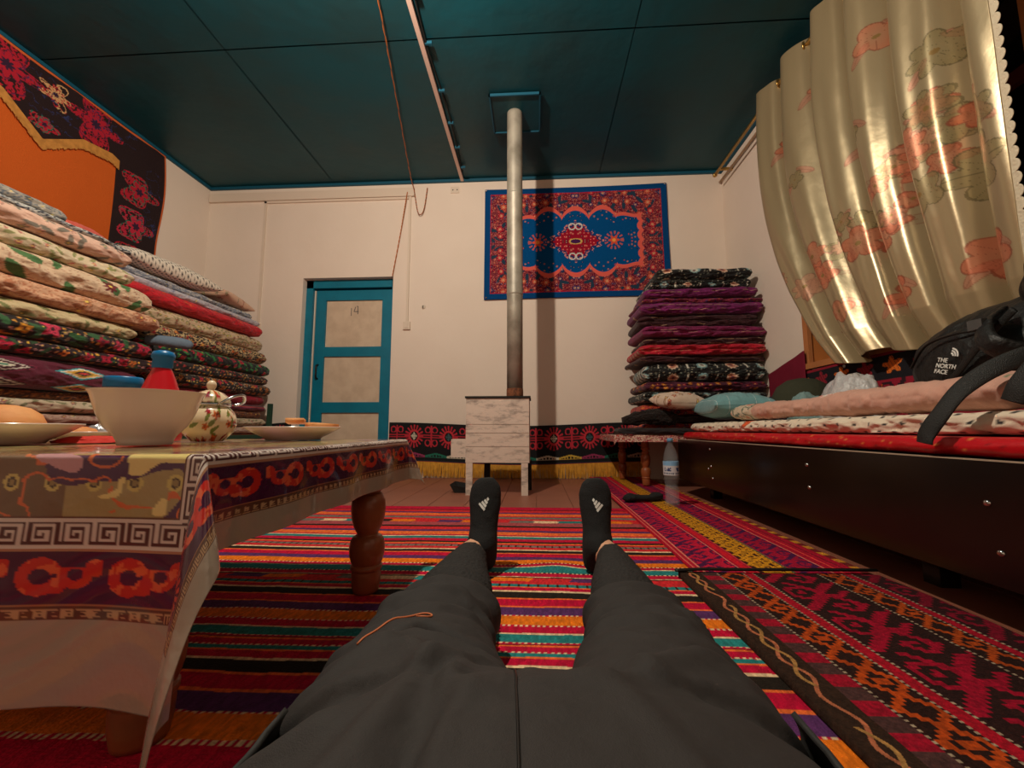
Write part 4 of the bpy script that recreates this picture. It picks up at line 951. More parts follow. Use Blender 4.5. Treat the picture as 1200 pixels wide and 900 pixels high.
# ------------------------------------------------------------------ hangings
SUN = ["........#...#........", "...#....#...#....#...", "....#...##.##...#....", "..#..#...#.#...#..#..", "...#..###...###..#...", "....#..#######..#....", ".##..###.....###..##.", "...####..###..####...", ".....##.##.##.##.....", "##..##..#...#..##..##", "..####.#.###.#.####..", "##..##..#...#..##..##", ".....##.##.##.##.....", "...####..###..####...", ".##..###.....###..##.", "....#..#######..#....", "...#..###...###..#...", "..#..#...#.#...#..#..", "....#...##.##...#....", "...#....#...#....#...", "........#...#........"]
def band_col(x, t):
    """x along, t metres below the top edge"""
    A = full(x, (14, 12, 16)); pa = .30; i = np.floor(x / pa); u = x - (i + .5) * pa; v = t - .095
    r = np.hypot(u, v); an = np.arctan2(v, u)
    rays = (r > .045) & (r < .082) & (np.cos(an * 16) > .15) ; put(A, rays, (186, 40, 56))
    put(A, (r < .047) & (r > .033), (196, 48, 58)); odd = (i.astype(int) % 2) == 0
    cr = ((np.abs(u) < .004) | (np.abs(v) < .004) | ((np.abs(np.abs(u) - .015) < .003) & (np.abs(v) < .012)) | ((np.abs(np.abs(v) - .015) < .003) & (np.abs(u) < .012))) & (r < .027)
    put(A, cr & odd, (206, 196, 176)); put(A, cr & ~odd, (60, 90, 96))
    put(A, (np.abs(v) < .011) & (np.abs(v) > .003) & (r > .047), (176, 34, 50))
    u2 = np.abs(np.abs(u) - pa / 2); r2 = np.hypot(u2 - .03, np.abs(v) - .045); put(A, (r2 < .026) & (r2 > .017) & (np.abs(v) > .025), (186, 40, 56)); put(A, (u2 < .006) & (np.abs(v) < .075), (186, 40, 56))
    b = (t > .205) & (t < .245); zz = np.floor(x / .19).astype(int) % 4; cc = np.array([(206, 196, 176), (196, 160, 60), (150, 50, 90), (30, 110, 90)], float)[zz]
    sl = np.abs(((x % .19) / .19 - .5)) * 2; bb_ = b & (np.abs(t - .215 - sl * .02) < .006); A[bb_] = cc[bb_]
    bb_ = b & (np.abs(t - .24) < .003); A[bb_] = cc[bb_]; bb_ = b & (t > .222) & (t < .238) & ((x % .026) < .009) & (sl < .6); A[bb_] = cc[bb_]
    put(A, t > .262, (30, 40, 50)); put(A, t > .272, (160, 24, 40)); return A
def band_piece(parent, x0, x1, ztop0, seed):
    n = int((x1 - x0) / .0045); xs = np.linspace(x0, x1, n); ts = np.linspace(0, .285, 72); X, T_ = np.meshgrid(xs, ts, indexing='ij')
    zt_ = ztop0 + .016 * np.cos((X - x0) / (x1 - x0) * 2 * PI) ; 
    Y = YB - .014 - .012 * (fbm(X / .14, T_ / .4, seed)); P_ = np.stack([X, Y, zt_ - T_ * 1.2], -1)
    o = grid('band_cloth', P_, band_col(X, T_), M['embroidery'], parent); so_ = o.modifiers.new('s', 'SOLIDIFY'); so_.thickness = .003
    fb = bmesh.new(); x = x0; R_ = random.Random(seed)
    while x < x1:
        zt1 = ztop0 + .016 * math.cos((x - x0) / (x1 - x0) * 2 * PI) - .338; l = .112 + R_.uniform(-.012, .008); l = min(l, zt1 - .004); d = R_.uniform(-.004, .004); yy = YB - .025 - R_.uniform(0, .012)
        vs = [fb.verts.new(v) for v in ((x, yy, zt1 + .01), (x + .006, yy, zt1 + .01), (x + .0062 + d, yy - .004, zt1 - l * .5), (x + .005 + d * 2, yy - .002, zt1 - l), (x + .001 + d * 2, yy - .002, zt1 - l), (x - .0002 + d, yy - .004, zt1 - l * .5))]
        fb.faces.new((vs[0], vs[1], vs[2], vs[5])); fb.faces.new((vs[5], vs[2], vs[3], vs[4])); x += .0045
    o = bm_obj('fringe', fb, M['gold'], parent); o['kind'] = 'stuff'; so_ = o.modifiers.new('s', 'SOLIDIFY'); so_.thickness = .002
t = thing('wall_band', 'black embroidered wall band with gold fringe right of the door behind the stove', 'wall hanging')
band_piece(t, -1.27, .92, .455, 3)
t = thing('wall_band', 'dark red topped embroidered wall band left of the turquoise door', 'wall hanging')
band_piece(t, -3.05, -2.15, .455, 5)

# blue medallion rug on the back wall
def rug2(X, Z):
    cx, cz = .36, 2.075; u = (X - cx); v = (Z - cz); W, Hh = .81, .515
    A = full(X, (6, 66, 122)); U, V = np.abs(u), np.abs(v)
    inb = (U < W - .05) & (V < Hh - .05)
    n = fbm(U / .03, V / .03, 3)
    put(A, inb, (104, 16, 44)); flowers(A, U, V, .032, 7, [(190, 40, 54), (44, 40, 100), (206, 90, 60), (150, 20, 50)], .44, 6, .9, (214, 180, 170)) if True else None
    A[~inb] = (6, 66, 122)
    scroll(A, U, V, .02, 9, (196, 120, 110), .03)
    flowers(A, U + .02, V + .015, .105, 33, [(190, 30, 50), (206, 84, 60), (50, 44, 104)], .36, 8, 1.0, (214, 170, 120), (40, 60, 80), (206, 150, 130))
    A[~inb] = (6, 66, 122)
    ed = inb & ((U > W - .062) | (V > Hh - .062)); A[ed & (np.sin(u * 300) * np.sin(v * 300) > -.2)] = (176, 30, 50)
    mid = (U > 9) & (((np.abs(U - (W - .17)) < .006) & (V < Hh - .16)) | ((np.abs(V - (Hh - .16)) < .006) & (U < W - .17))); A[mid] = (216, 180, 160)
    an = np.arctan2(V / .33, U / .53)
    ve = np.where(U < .36, .235 + .10 * np.abs(np.cos(PI * U / .238)) ** .7, .25 + .012 * np.sin((U - .36) * 28)); ue = .60 - .022 * np.abs(np.sin(PI * V / .085)) ** .8
    q = np.maximum(V / ve, 1 - (ue - U) / .30)
    put(A, q < 1.0, (222, 96, 84)); put(A, q < .87, (0, 74, 132))
    ins = q < .84; B = A.copy(); flowers(B, U, V, .036, 17, [(206, 60, 60), (190, 110, 100), (40, 40, 96)], .36, 5, .72, (220, 190, 170))
    ring = ins & (q > .6); A[ring] = B[ring]
    d = U / .25 + V / .19; m2 = d + .06 * np.sin(an * 14); B = A.copy(); put(B, np.ones_like(ins), (150, 18, 44)); flowers(B, U, V, .03, 27, [(214, 40, 50), (120, 10, 40), (222, 110, 100)], .48, 5, .95, (226, 206, 190))
    A[m2 < .92] = B[m2 < .92]; put(A, np.abs(m2 - .93) < .06, (34, 50, 104)); dots = (np.abs(m2 - 1.02) < .07) & (h2(np.floor(U / .01), np.floor(V / .01), 3) > .6); A[dots] = (214, 130, 120)
    put(A, (U / .06) ** 2 + (V / .028) ** 2 < 1, (206, 170, 90)); put(A, (U / .045) ** 2 + (V / .02) ** 2 < 1, (70, 30, 80))
    put(A, (V > .10) & (V < .185) & (np.abs(np.hypot(U - .03, V - .14) - .028) < .006), (206, 200, 196))
    d = np.hypot(U - .335, V); an2 = np.arctan2(V, U - .335); put(A, (d < .085) & (d > .055) & (np.sin(an2 * 14) > .2), (190, 90, 90)); put(A, d < .04 * (1 + .3 * np.cos(6 * an2)), (214, 84, 60)); put(A, d < .016, (240, 160, 80))
    return A
n1, n2 = 520, 340
X, Z = np.meshgrid(np.linspace(-.45, 1.17, n1), np.linspace(1.56, 2.59, n2), indexing='ij')
sx_ = (X + .45) / 1.62; 
Zw = Z + .012 * np.sin(sx_ * PI) * ((Z - 1.56) / 1.03 - .3) * -1 + .004 - .012 * (1 - sx_)
wrug = grid('wall_rug', np.stack([X + .015 * (2.59 - Z) * (sx_ - .3), YB - .016 - .006 * vn(X / .2, Z / .3, 2), Zw], -1), rug2(X, Z), mat('plush_rug', (255, 255, 255), .95, vcol=True, weave=(220, .4), spec=.15), None)
so_ = wrug.modifiers.new('s', 'SOLIDIFY'); so_.thickness = .007; so_.offset = -1
tag(wrug, 'blue and red medallion rug hung on the back wall behind the stovepipe', 'rug')
for x, zz in ((-.44, 2.57), (1.155, 2.585), (-.435, 1.57)):
    lathe('tack', [(0, .004), (.006, .003), (.008, 0)], M['chrome'], wrug, (x, YB - .024, zz), n=14, M=Matrix.Rotation(PI / 2, 3, 'X'))

# embroidered hanging on the left wall
lh = thing('wall_hanging', 'large orange felt hanging with black embroidered border on the left wall', 'wall hanging', (XL, 2.2, 2.7))
def lh_low(y):     # lower edge of the dark top border
    return np.interp(y, [.9, 1.2, 1.45, 1.62, 1.85, 2.04, 2.25, 2.47, 2.66, 2.72], [2.34, 2.2, 2.2, 2.36, 2.42, 2.36, 2.2, 2.36, 2.39, 2.37])
def lh_col(Yy, Zz):
    A = full(Yy, (34, 14, 18)); 
    def rosette(cy, cz, R, c1, c2, k):
        dy = Yy - cy; dz = Zz - cz; r = np.hypot(dy, dz); an = np.arctan2(dz, dy)
        w_ = fbm(Yy / .022 + 3, Zz / .022 + 3, k); pet = .72 + .28 * np.cos(k / 2 * an + 1.5 * np.sin(2 * an))
        mk = (r < R * pet) & (r > R * .3); put(A, mk & (np.abs(w_ - .5) < .12), c1); put(A, (np.abs(r - R * pet) < .0045) & (w_ > .36), c1)
        put(A, (np.abs(r - R * .9 * pet + .012 * np.sin(9 * an)) < .004) & (w_ < .62), c2); pt2 = np.abs(np.cos(k / 2 * an)); put(A, (r < R * (.22 + .22 * pt2)), c1)
        put(A, np.abs(r - R * (.24 + .25 * pt2)) < .004, c2); put(A, (r < R * (.10 + .10 * pt2)), (50, 20, 50))
    RDm, GN_, YL = (176, 20, 44), (30, 104, 88), (206, 160, 110)
    for cy, cz in ((2.55, 2.54), (2.05, 2.53), (1.6, 2.54), (1.1, 2.54)): rosette(cy, cz, .19, RDm, (110, 20, 60), 8)
    for cy in (2.30, 1.85): rosette(cy, 2.55, .10, YL, RDm, 10)
    for cy, cz in ((2.26, 2.31), (1.33, 2.30)): rosette(cy, cz, .085, RDm, GN_, 5)
    for cz in (2.24, 1.96, 1.68, 1.45): rosette(2.90, cz, .165, RDm if int(cz * 10) % 2 == 0 else (190, 30, 60), GN_, 6)
    f = fbm(Yy / .07, Zz / .07, 8); put(A, (np.abs(f - .5) < .012) & (vn(Yy / .2, Zz / .2, 3) > .5), (40, 46, 90))
    ed = (Yy > 3.095) | (Zz > 2.668); put(A, ed, (206, 96, 44)); return A
Yy, Zz = np.meshgrid(np.linspace(.9, 3.11, 560), np.linspace(1.35, 2.685, 340), indexing='ij')
inner = (Yy < 2.71) & (Zz < lh_low(Yy))
A = lh_col(Yy, Zz); A[inner] = (206, 92, 22)
Xh = XL + .012 + .014 * fbm(Yy / .3, Zz / .5, 3)
# right edge waves a little
Yw2 = Yy + np.clip((Yy - 2.9) / .2, 0, 1) * (.02 * np.sin(Zz * 6) - .01)
Zs = np.clip((Zz - 2.5) / .185, 0, 1) * (-.016 * np.abs(np.sin(Yy * 5.2)))
Pl = np.stack([Xh - XL, Yw2 - 2.2, Zz + Zs - 2.7], -1)
o = grid('felt_cloth', Pl, A, M['embroidery'], lh); so_ = o.modifiers.new('s', 'SOLIDIFY'); so_.thickness = .004
fb = bmesh.new(); R_ = random.Random(2); y = .9
while y < 2.715:
    zt1 = float(lh_low(y)); l = .062 + R_.uniform(-.006, .006)
    vs = [fb.verts.new(v) for v in ((.034, y - 2.2, zt1 + .006 - 2.7), (.034, y + .007 - 2.2, float(lh_low(y + .007)) + .006 - 2.7), (.036, y + .006 - 2.2, float(lh_low(y + .007)) - l - 2.7), (.036, y + .001 - 2.2, zt1 - l - 2.7))]; fb.faces.new(vs); y += .0055
o = bm_obj('fringe', fb, M['tanfringe'], lh); o['kind'] = 'stuff'; so_ = o.modifiers.new('s', 'SOLIDIFY'); so_.thickness = .002

# hanging behind the bed on the right wall
bh = thing('bed_hanging', 'black wall strip with orange motifs behind the bed under the curtain', 'wall hanging', (XR, 2.0, .77))
def bh_col(Yy, Zz):
    A = full(Yy, (16, 14, 24)); t_ = .775 - Zz; k = np.floor(Yy / .16); u = (Yy - (k + .5) * .16); v = t_ - .065; an = np.arctan2(v, u * .75); r = np.hypot(u * .75, v)
    mk = (r < .032 * (1 + .35 * np.cos(5 * an + 1))) ; od = (k.astype(int) % 2) == 0
    put(A, mk & od, (222, 110, 30)); put(A, mk & ~od, (150, 26, 44)); put(A, mk & (np.abs(np.sin(u * 160 + v * 90)) < .22), (30, 16, 24))
    put(A, t_ < .014, (150, 20, 44))
    low = t_ > .128; put(A, low, (150, 16, 44)); f = glyph(Yy, t_ - .13, HOOKS, .011); put(A, low & f, (46, 14, 26)); put(A, low & glyph(Yy + .05, t_ - .13, XMOT, .02) & (vn(Yy / .1, t_ / .1, 2) > .6), (214, 96, 30))
    return A
Yy, Zz = np.meshgrid(np.linspace(.3, 2.985, 620), np.linspace(.46, .775, 80), indexing='ij')
zt2 = Zz - .02 * np.clip((Yy - 2.0), 0, 2) - .01 * np.abs(np.sin(Yy * 4)) * (Zz - .4)
o = grid('strip_cloth', np.stack([-.012 - .01 * fbm(Yy / .2, Zz / .3, 4), Yy - 2.0, zt2 - .77], -1), bh_col(Yy, Zz), M['embroidery'], bh); so_ = o.modifiers.new('s', 'SOLIDIFY'); so_.thickness = .003
lathe('tack', [(0, .004), (.007, .003), (.009, 0)], M['logo'], bh, (-.02, .3, -.025), n=14, M=Matrix.Rotation(-PI / 2, 3, 'Y'))
Yy, Tt = np.meshgrid(np.linspace(2.60, 3.0, 60), np.linspace(0, 1, 30), indexing='ij')
Zt = np.interp(Yy, [2.60, 3.0], [.885, .79]); 
o = grid('maroon_cloth', np.stack([XR - .03 + .0 * Yy - .008 * fbm(Yy / .1, Tt * 3, 3), Yy, Zt - Tt * (Zt - .60)], -1), None, mat('maroon_felt', (120, 12, 42), .85, bump=(15, .3, .01)), None); so_ = o.modifiers.new('s', 'SOLIDIFY'); so_.thickness = .006
tag(o, 'plain maroon cloth sloping between the right stack and the window board', 'cloth')

# ------------------------------------------------------------------ stove
SX0, SX1, SY0, SY1 = -.448, -.042, 2.66, 2.95
stv = thing('stove', 'whitewashed box stove on four legs in front of the back wall', 'stove', (-.245, 2.8, 0))
def q(x, y): return (x + .245, y - 2.8)
def stove_paint():
    m = mat('limewashed_metal', (206, 190, 176), .75, bump=(14, .4, .01))
    nt = m.node_tree; N = nt.nodes; L = nt.links; b = N['Principled BSDF']; tc = N.new('ShaderNodeTexCoord'); mp = N.new('ShaderNodeMapping'); mp.inputs['Scale'].default_value = (3, 3, 8)
    n = N.new('ShaderNodeTexNoise'); n.inputs['Scale'].default_value = 2.2; n.inputs['Detail'].default_value = 8; n.inputs['Roughness'].default_value = .7
    L.new(tc.outputs['Object'], mp.inputs['Vector']); L.new(mp.outputs['Vector'], n.inputs['Vector'])
    rp = N.new('ShaderNodeValToRGB'); e = rp.color_ramp.elements; e[0].position = .30; e[0].color = (*lin((110, 98, 92)), 1); e[1].position = .5; e[1].color = (*lin((212, 194, 180)), 1)
    x = e.new(.44); x.color = (*lin((186, 170, 158)), 1); L.new(n.outputs['Fac'], rp.inputs['Fac']); L.new(rp.outputs['Color'], b.inputs['Base Color']); return m
ms = stove_paint(); x0, y0 = q(SX0, SY0); x1, y1 = q(SX1, SY1)
box('stove_body', x0, x1, y0 + .006, y1, .2, .61, ms, stv, bevel=.004)
for z0, z1 in ((.202, .300), (.303, .385), (.388, .44), (.443, .606)): box('front_plate', x0 + .002, x1 - .002, y0, y0 + .012, z0, z1, ms, stv, bevel=.002)
box('top_plate', x0 - .006, x1 + .008, y0 - .008, y1 + .01, .61, .622, M['soot'], stv, bevel=.003)
for xx, yy in ((SX0 + .004, SY0 + .0), (SX1 - .052, SY0 + .0)): 
    a, b = q(xx, yy); box('leg', a, a + .042, b, b + .02, 0, .2, ms, stv, bevel=.002)
for xx, yy in ((SX0 + .09, SY1 - .04), (SX1 - .03, SY1 - .04)):
    a, b = q(xx, yy); box('leg', a, a + .04, b, b + .03, 0, .2, M['soot'], stv, bevel=.002)
a, b = q(-.565, 2.78); box('ash_door', a, a + .115, b, b + .1, .225, .345, ms, stv, bevel=.004)
pp_ = thing('stovepipe', 'tall dull metal stovepipe rising from the white stove to the ceiling', 'pipe', (-.14, 2.79, .622))
lathe('pipe_section', [(.0, .0), (.054, .0), (.054, .72), (.053, .735)], M['steel'], pp_)
lathe('pipe_section', [(.0535, .70), (.0565, .705), (.0565, .715), (.055, .72), (.055, 1.42), (.057, 1.425), (.057, 1.435), (.0535, 1.44)], M['steel'], pp_)
lathe('pipe_section', [(.0535, 1.40), (.0545, 1.44), (.0545, 2.04), (.0535, 2.075), (0, 2.077)], M['steel'], pp_)
lathe('rusty_collar', [(.0545, 0), (.056, .002), (.0562, .03), (.0558, .052), (.0545, .06)], M['rust'], pp_)
cp_ = bmesh.new(); add_box(cp_, -.305, .04, 2.615, 2.975, H - .022, H - .012)
o = tag(bm_obj('ceiling_plate', cp_, M['ceil'], bevel=.002), 'square teal metal plate on the ceiling around the stovepipe', 'plate')
fb = bmesh.new(); 
for b_ in ((-.31, .045, 2.61, 2.62), (-.31, .045, 2.97, 2.98), (-.31, -.30, 2.61, 2.98), (.035, .045, 2.61, 2.98)): add_box(fb, *b_, H - .03, H - .012)
bm_obj('plate_edge', fb, M['tealtrim'], o, bevel=.002)
# ash tray on the floor left of the stove
ash = bmesh.new()
pts = [(-.56, 2.74, .055), (-.43, 2.74, .035), (-.43, 2.92, .035), (-.56, 2.92, .055)]; lo = [(-.53, 2.75, .002), (-.44, 2.75, .002), (-.44, 2.91, .002), (-.53, 2.91, .002)]
vt = [ash.verts.new(p) for p in pts]; vb = [ash.verts.new(p) for p in lo]; ash.faces.new(vb)
for i in range(4): ash.faces.new((vt[i], vt[(i + 1) % 4], vb[(i + 1) % 4], vb[i]))
o = tag(bm_obj('ash_pan', ash, M['soot']), 'black metal ash pan on the floor left of the stove legs', 'pan'); so_ = o.modifiers.new('s', 'SOLIDIFY'); so_.thickness = .003; so_.offset = 1

# ------------------------------------------------------------------ things on the table
TT = TZ + .004
bowl = thing('bowl', 'deep pink white porcelain bowl near the table front', 'bowl', (-.682, .70, TT)); bowl.scale = (.76, .76, .97)
lathe('bowl_body', [(0, .006), (.043, .005), (.045, 0), (.049, 0), (.051, .008), (.056, .016), (.075, .034), (.088, .055), (.096, .075), (.101, .088), (.106, .0945), (.107, .096), (.105, .0955), (.098, .087), (.092, .07), (.082, .05), (.06, .024), (.03, .014), (0, .013)], M['porcelain'], bowl, n=96)
jar = thing('jar', 'clear jar of white powder with blue lid behind the bowl', 'jar', (-1.10, 1.05, TT)); jar.scale = (.80, .80, .97)
lathe('jar_body', [(0, 0), (.05, 0), (.053, .006), (.053, .12), (.05, .135), (.046, .14), (.046, .142), (.044, .142), (.044, .138), (.05, .12), (.05, .008), (0, .004)], M['glass'], jar)
lathe('powder', [(0, .006), (.048, .006), (.048, .115), (.02, .122), (0, .12)], mat('white_powder', (225, 215, 205), .9), jar)
lathe('lid', [(0, .172), (.048, .171), (.051, .167), (.051, .143), (.049, .142), (0, .142)], M['pvc'], jar)
lathe('label_patch', [(.0535, .1), (.0542, .1), (.0542, .13), (.0535, .13)], M['pvc'], jar)
kt = thing('sauce_bottle', 'red cone shaped bottle with blue cap behind the bowl', 'bottle', (-.90, .95, TT)); kt.scale = (.76, .76, .96)
lathe('bottle_body', [(0, 0), (.062, 0), (.064, .01), (.062, .07), (.058, .10), (.048, .125), (.036, .155), (.026, .175), (.022, .185), (0, .186)], M['redpl'], kt)
lathe('cap', [(0, .224), (.012, .226), (.026, .222), (.031, .214), (.030, .206), (.026, .203), (.027, .184), (.024, .18), (0, .18)], M['pvc'], kt)
def pot_col(TH, Z):
    U = TH * .065; V = Z; A = full(U, (224, 204, 170)); flowers(A, U, V + 1, .03, 5, [(176, 16, 36), (206, 96, 30), (140, 20, 50)], .46, 5, .85, (120, 20, 30), (110, 120, 50)); return A
tp = thing('sugar_pot', 'round enamel pot with red and orange flowers and wire handle', 'pot', (-.748, .92, TT)); tp.scale = (.80, .80, 1.0)
prf = [(0, 0), (.038, 0), (.042, .004)] + [(.068 * math.sin(t) ** .9 if t > 0 else 0, .043 - .046 * math.cos(t)) for t in np.linspace(.75, 2.35, 26)] + [(.045, .082), (.044, .086), (0, .086)]
lathe('pot_body', prf, mat('enamel', (255, 255, 255), .2, vcol=True, coat=.5), tp, Colf=pot_col, n=150)
lathe('rim', [(.046, .078), (.052, .080), (.053, .084), (.047, .088)], M['chrome'], tp)
ld = lathe('lid', [(.050, .087), (.050, .092), (.044, .101), (.03, .111), (.012, .117), (0, .118)], bpy.data.materials['enamel'], tp, Colf=lambda a, z: pot_col(a, z * 2 + .5), n=100)
lathe('knob', [(0, .140), (.006, .139), (.0115, .133), (.0125, .127), (.009, .120), (.008, .117), (.014, .114)], mat('cream_knob', (226, 206, 176), .3), ld)
tube('handle', [(.052, -.03, .082), (.068, -.045, .085), (.082, -.02, .10), (.084, .02, .105), (.066, .045, .09), (.05, .03, .083)], .005, M['chrome'], tp, flat=(1, .6))
def plate(label, loc, R, h=.03):
    t = thing('plate', label, 'plate', loc, 'white plates on the long low table')
    lathe('plate_body', [(0, .004), (R * .5, .003), (R * .52, 0), (R * .56, 0), (R * .60, .006), (R * .8, h * .55), (R, h), (R * 1.0, h + .002), (R * .97, h), (R * .78, h * .62), (R * .58, .009), (0, .008)], M['porcelain'], t, n=72); return t
plate('white plate with bread slices at the far corner of the table', (-.64, 1.08, TT), .115, .032)
plate('large white plate with a bun at the left edge of the picture', (-1.0, .72, TT), .12, .036)
plate('small white plate behind the bowl, between it and the large plate', (-1.09, .955, TT), .07, .020)
bread = mat('bread_crust', (206, 128, 70), .7, bump=(30, .4, .01), var=(10, .7, (226, 170, 110)))
bun = lathe('bread_roll', [(0, 0), (.042, 0), (.055, .012), (.058, .026), (.050, .044), (.034, .056), (.015, .061), (0, .062)], bread, None, (-.985, .72, TT + .011), n=48); tag(bun, 'golden bread roll on the large plate at the left edge', 'bread')
for i, (x, y, a) in enumerate(((-.62, 1.07, .3), (-.57, 1.09, 1.0), (-.66, 1.12, 2.0))):
    bmx = bmesh.new(); add_box(bmx, -.035, .035, -.022, .022, 0, .012, Matrix.Rotation(a, 4, 'Z') @ Matrix.Rotation(.06, 4, 'Y'))
    o = bm_obj('bread_slice', bmx, bread, bevel=.006, smooth=True); o.location = (x, y, TT + .0185 + .0125 * i)
    tag(o, ['flat bread slice in the middle of the far corner plate', 'flat bread slice at the right side of the far corner plate', 'flat bread slice at the back left of the far corner plate'][i], 'bread', 'bread slices on the far plate')
o = lathe('biscuit', [(0, 0), (.03, 0), (.034, .006), (.03, .016), (.012, .022), (0, .022)], bread, None, (-1.085, .94, TT + .0115), n=30); tag(o, 'small biscuit on the little plate behind the bowl', 'biscuit')
crumple('sweet_wrapper', 'crumpled clear sweet wrapper on the little plate behind the bowl', 'wrapper', (-1.10, .995, TT + .009), (.022, .022, .03), mat('foil', (190, 190, 195), .2, .6, bump=(40, .8, .01)), 5, n=40)
crumple('red_napkin', 'red folded napkin on the table between the left plates', 'napkin', (-.93, .84, TT), (.06, .07, .013), mat('red_paper', (190, 40, 30), .8, bump=(20, .4, .01)), 6, n=50, amp=.25)

# water bottle and sock on the floor
wb = thing('water_bottle', 'clear plastic water bottle with blue cap standing beside the bed', 'bottle', (.694, 2.235, .022))
lathe('bottle_body', [(0, .006), (.03, .0), (.037, .006), (.038, .02), (.034, .05), (.038, .075), (.032, .105), (.037, .13), (.038, .16), (.038, .225), (.036, .25), (.026, .29), (.0135, .315), (.0135, .328), (.0115, .328), (.0115, .315), (.024, .288), (.034, .25), (.036, .22), (.036, .16), (.035, .13), (.030, .105), (.036, .075), (.032, .05), (.036, .02), (.03, .01), (0, .012)], M['glass'], wb)
def lab_col(TH, Z):
    A = full(TH, (196, 200, 206)); u = TH * .038; put(A, (Z > .205), (120, 170, 210)); put(A, (np.abs(Z - .185) < .010) & (np.abs((u % .06) - .03) < .018) & (vn(u / .003, Z / .006, 2) > .45), (40, 60, 110)); put(A, (np.abs(Z - .165) < .003) & (vn(u / .002, Z * 0, 3) > .4), (90, 100, 120)); return A
lathe('label', [(.0384, .155)] + [(.0388, zz) for zz in np.linspace(.156, .224, 30)] + [(.0384, .225)], mat('paper_label', (255, 255, 255), .5, vcol=True), wb, Colf=lab_col, n=120)
lathe('cap', [(0, .343), (.013, .342), (.0148, .339), (.0148, .322), (.0, .322)], mat('light_blue_cap', (90, 150, 190), .4), wb)
wmat = mat('water', (170, 200, 215), .03, spec=.9); wmat.node_tree.nodes['Principled BSDF'].inputs['Alpha'].default_value = .08
wtr = lathe('water', [(0, .014), (.029, .013), (.0345, .02), (.0305, .05), (.0345, .075), (.0288, .104), (.0, .104)], wmat, wb)
o = blob('loose_sock', [(.475, 2.32, .040), (.51, 2.345, .045), (.56, 2.35, .042), (.62, 2.37, .040), (.665, 2.40, .045), (.68, 2.44, .040)], [.018, .034, .026, .024, .034, .016], M['sock'], n=30, seed=5, amp=.45, flat=(1.1, .62)); tag(o, 'crumpled black sock lying on the kilim near the bottle', 'sock')

# ------------------------------------------------------------------ person (lying on the rug, feet towards the stove)
def loft(rings, n=28):
    """rings: (x,y,z, rx, rz, tilt) in planes facing along +y"""
    out = []
    for x, y, z, rx, rz, ti in rings:
        out.append([[x + rx * math.cos(a), y + rz * math.sin(a) * math.sin(ti), z + rz * math.sin(a) * math.cos(ti)] for a in np.linspace(0, 2 * PI, n, endpoint=False)])
    Pp = np.array(out); return np.concatenate([Pp[:1].mean(1, keepdims=True).repeat(n, 1), Pp, Pp[-1:].mean(1, keepdims=True).repeat(n, 1)], 0)
def dens(rings, k=6):
    r = np.array(rings, float); t = np.linspace(0, len(r) - 1, (len(r) - 1) * k + 1); out = []
    for tt in t:
        i = min(int(tt), len(r) - 2); f = tt - i; p0, p1, p2, p3 = r[max(i - 1, 0)], r[i], r[i + 1], r[min(i + 2, len(r) - 1)]
        out.append(.5 * (2 * p1 + (-p0 + p2) * f + (2 * p0 - 5 * p1 + 4 * p2 - p3) * f * f + (-p0 + 3 * p1 - 3 * p2 + p3) * f ** 3))
    return out
G = .012   # top of the rug
def fuse(name, lofts, m, parent, voxel=.009, smooth=6, disp=None, subs=1):
    Ps = [loft(dens(l)) for l in lofts]; bm = bmesh.new()
    for Pp in Ps:
        nu, nv, _ = Pp.shape; vs = [[bm.verts.new(Pp[i, j]) for j in range(nv)] for i in range(nu)]
        for i in range(nu - 1):
            for j in range(nv): bm.faces.new((vs[i][j], vs[i + 1][j], vs[i + 1][(j + 1) % nv], vs[i][(j + 1) % nv]))
        bmesh.ops.remove_doubles(bm, verts=[v for r in (vs[0], vs[-1]) for v in r], dist=1e-6)
    bmesh.ops.recalc_face_normals(bm, faces=bm.faces)
    me = bpy.data.meshes.new(name); bm.to_mesh(me); bm.free(); o = bpy.data.objects.new(name, me); C.objects.link(o)
    md = o.modifiers.new('r', 'REMESH'); md.mode = 'VOXEL'; md.voxel_size = voxel
    md = o.modifiers.new('s', 'SMOOTH'); md.factor = .6; md.iterations = smooth
    dg = bpy.context.evaluated_depsgraph_get(); dg.update(); ev = o.evaluated_get(dg); me2 = bpy.data.meshes.new_from_object(ev)
    C.objects.unlink(o); bpy.data.objects.remove(o)
    n = len(me2.vertices); co = np.zeros(n * 3); me2.vertices.foreach_get('co', co); co = co.reshape(-1, 3); no = np.zeros(n * 3); me2.vertices.foreach_get('normal', no); no = no.reshape(-1, 3)
    if disp is not None: co = co + no * disp(co)[:, None]
    co[:, 2] = np.maximum(co[:, 2], G); me2.vertices.foreach_set('co', co.reshape(-1)); me2.materials.clear()
    return finish(me2, name, m, parent)
person = None
legL = [(-.11, .40, .095, .135, .10, 0), (-.145, .53, .088, .122, .08, 0), (-.165, .66, .08, .10, .068, 0), (-.168, .78, .073, .095, .060, 0), (-.172, .90, .069, .085, .056, 0), (-.178, 1.02, .067, .068, .052, 0), (-.18, 1.12, .066, .056, .047, 0), (-.178, 1.20, .068, .045, .043, 0)]
legR = [(.11, .40, .095, .13, .10, 0), (.14, .53, .088, .115, .08, 0), (.165, .66, .08, .095, .068, 0), (.172, .78, .073, .088, .06, 0), (.178, .90, .069, .073, .056, 0), (.186, 1.02, .067, .060, .052, 0), (.194, 1.12, .066, .05, .047, 0), (.196, 1.20, .07, .04, .043, 0)]
pelv = [(0, -.45, .12, .17, .10, 0), (0, -.3, .13, .19, .11, 0), (0, -.1, .13, .20, .112, 0), (0, .1, .125, .215, .112, 0), (0, .25, .12, .235, .108, 0), (0, .36, .11, .238, .103, 0), (0, .46, .088, .20, .078, 0)]
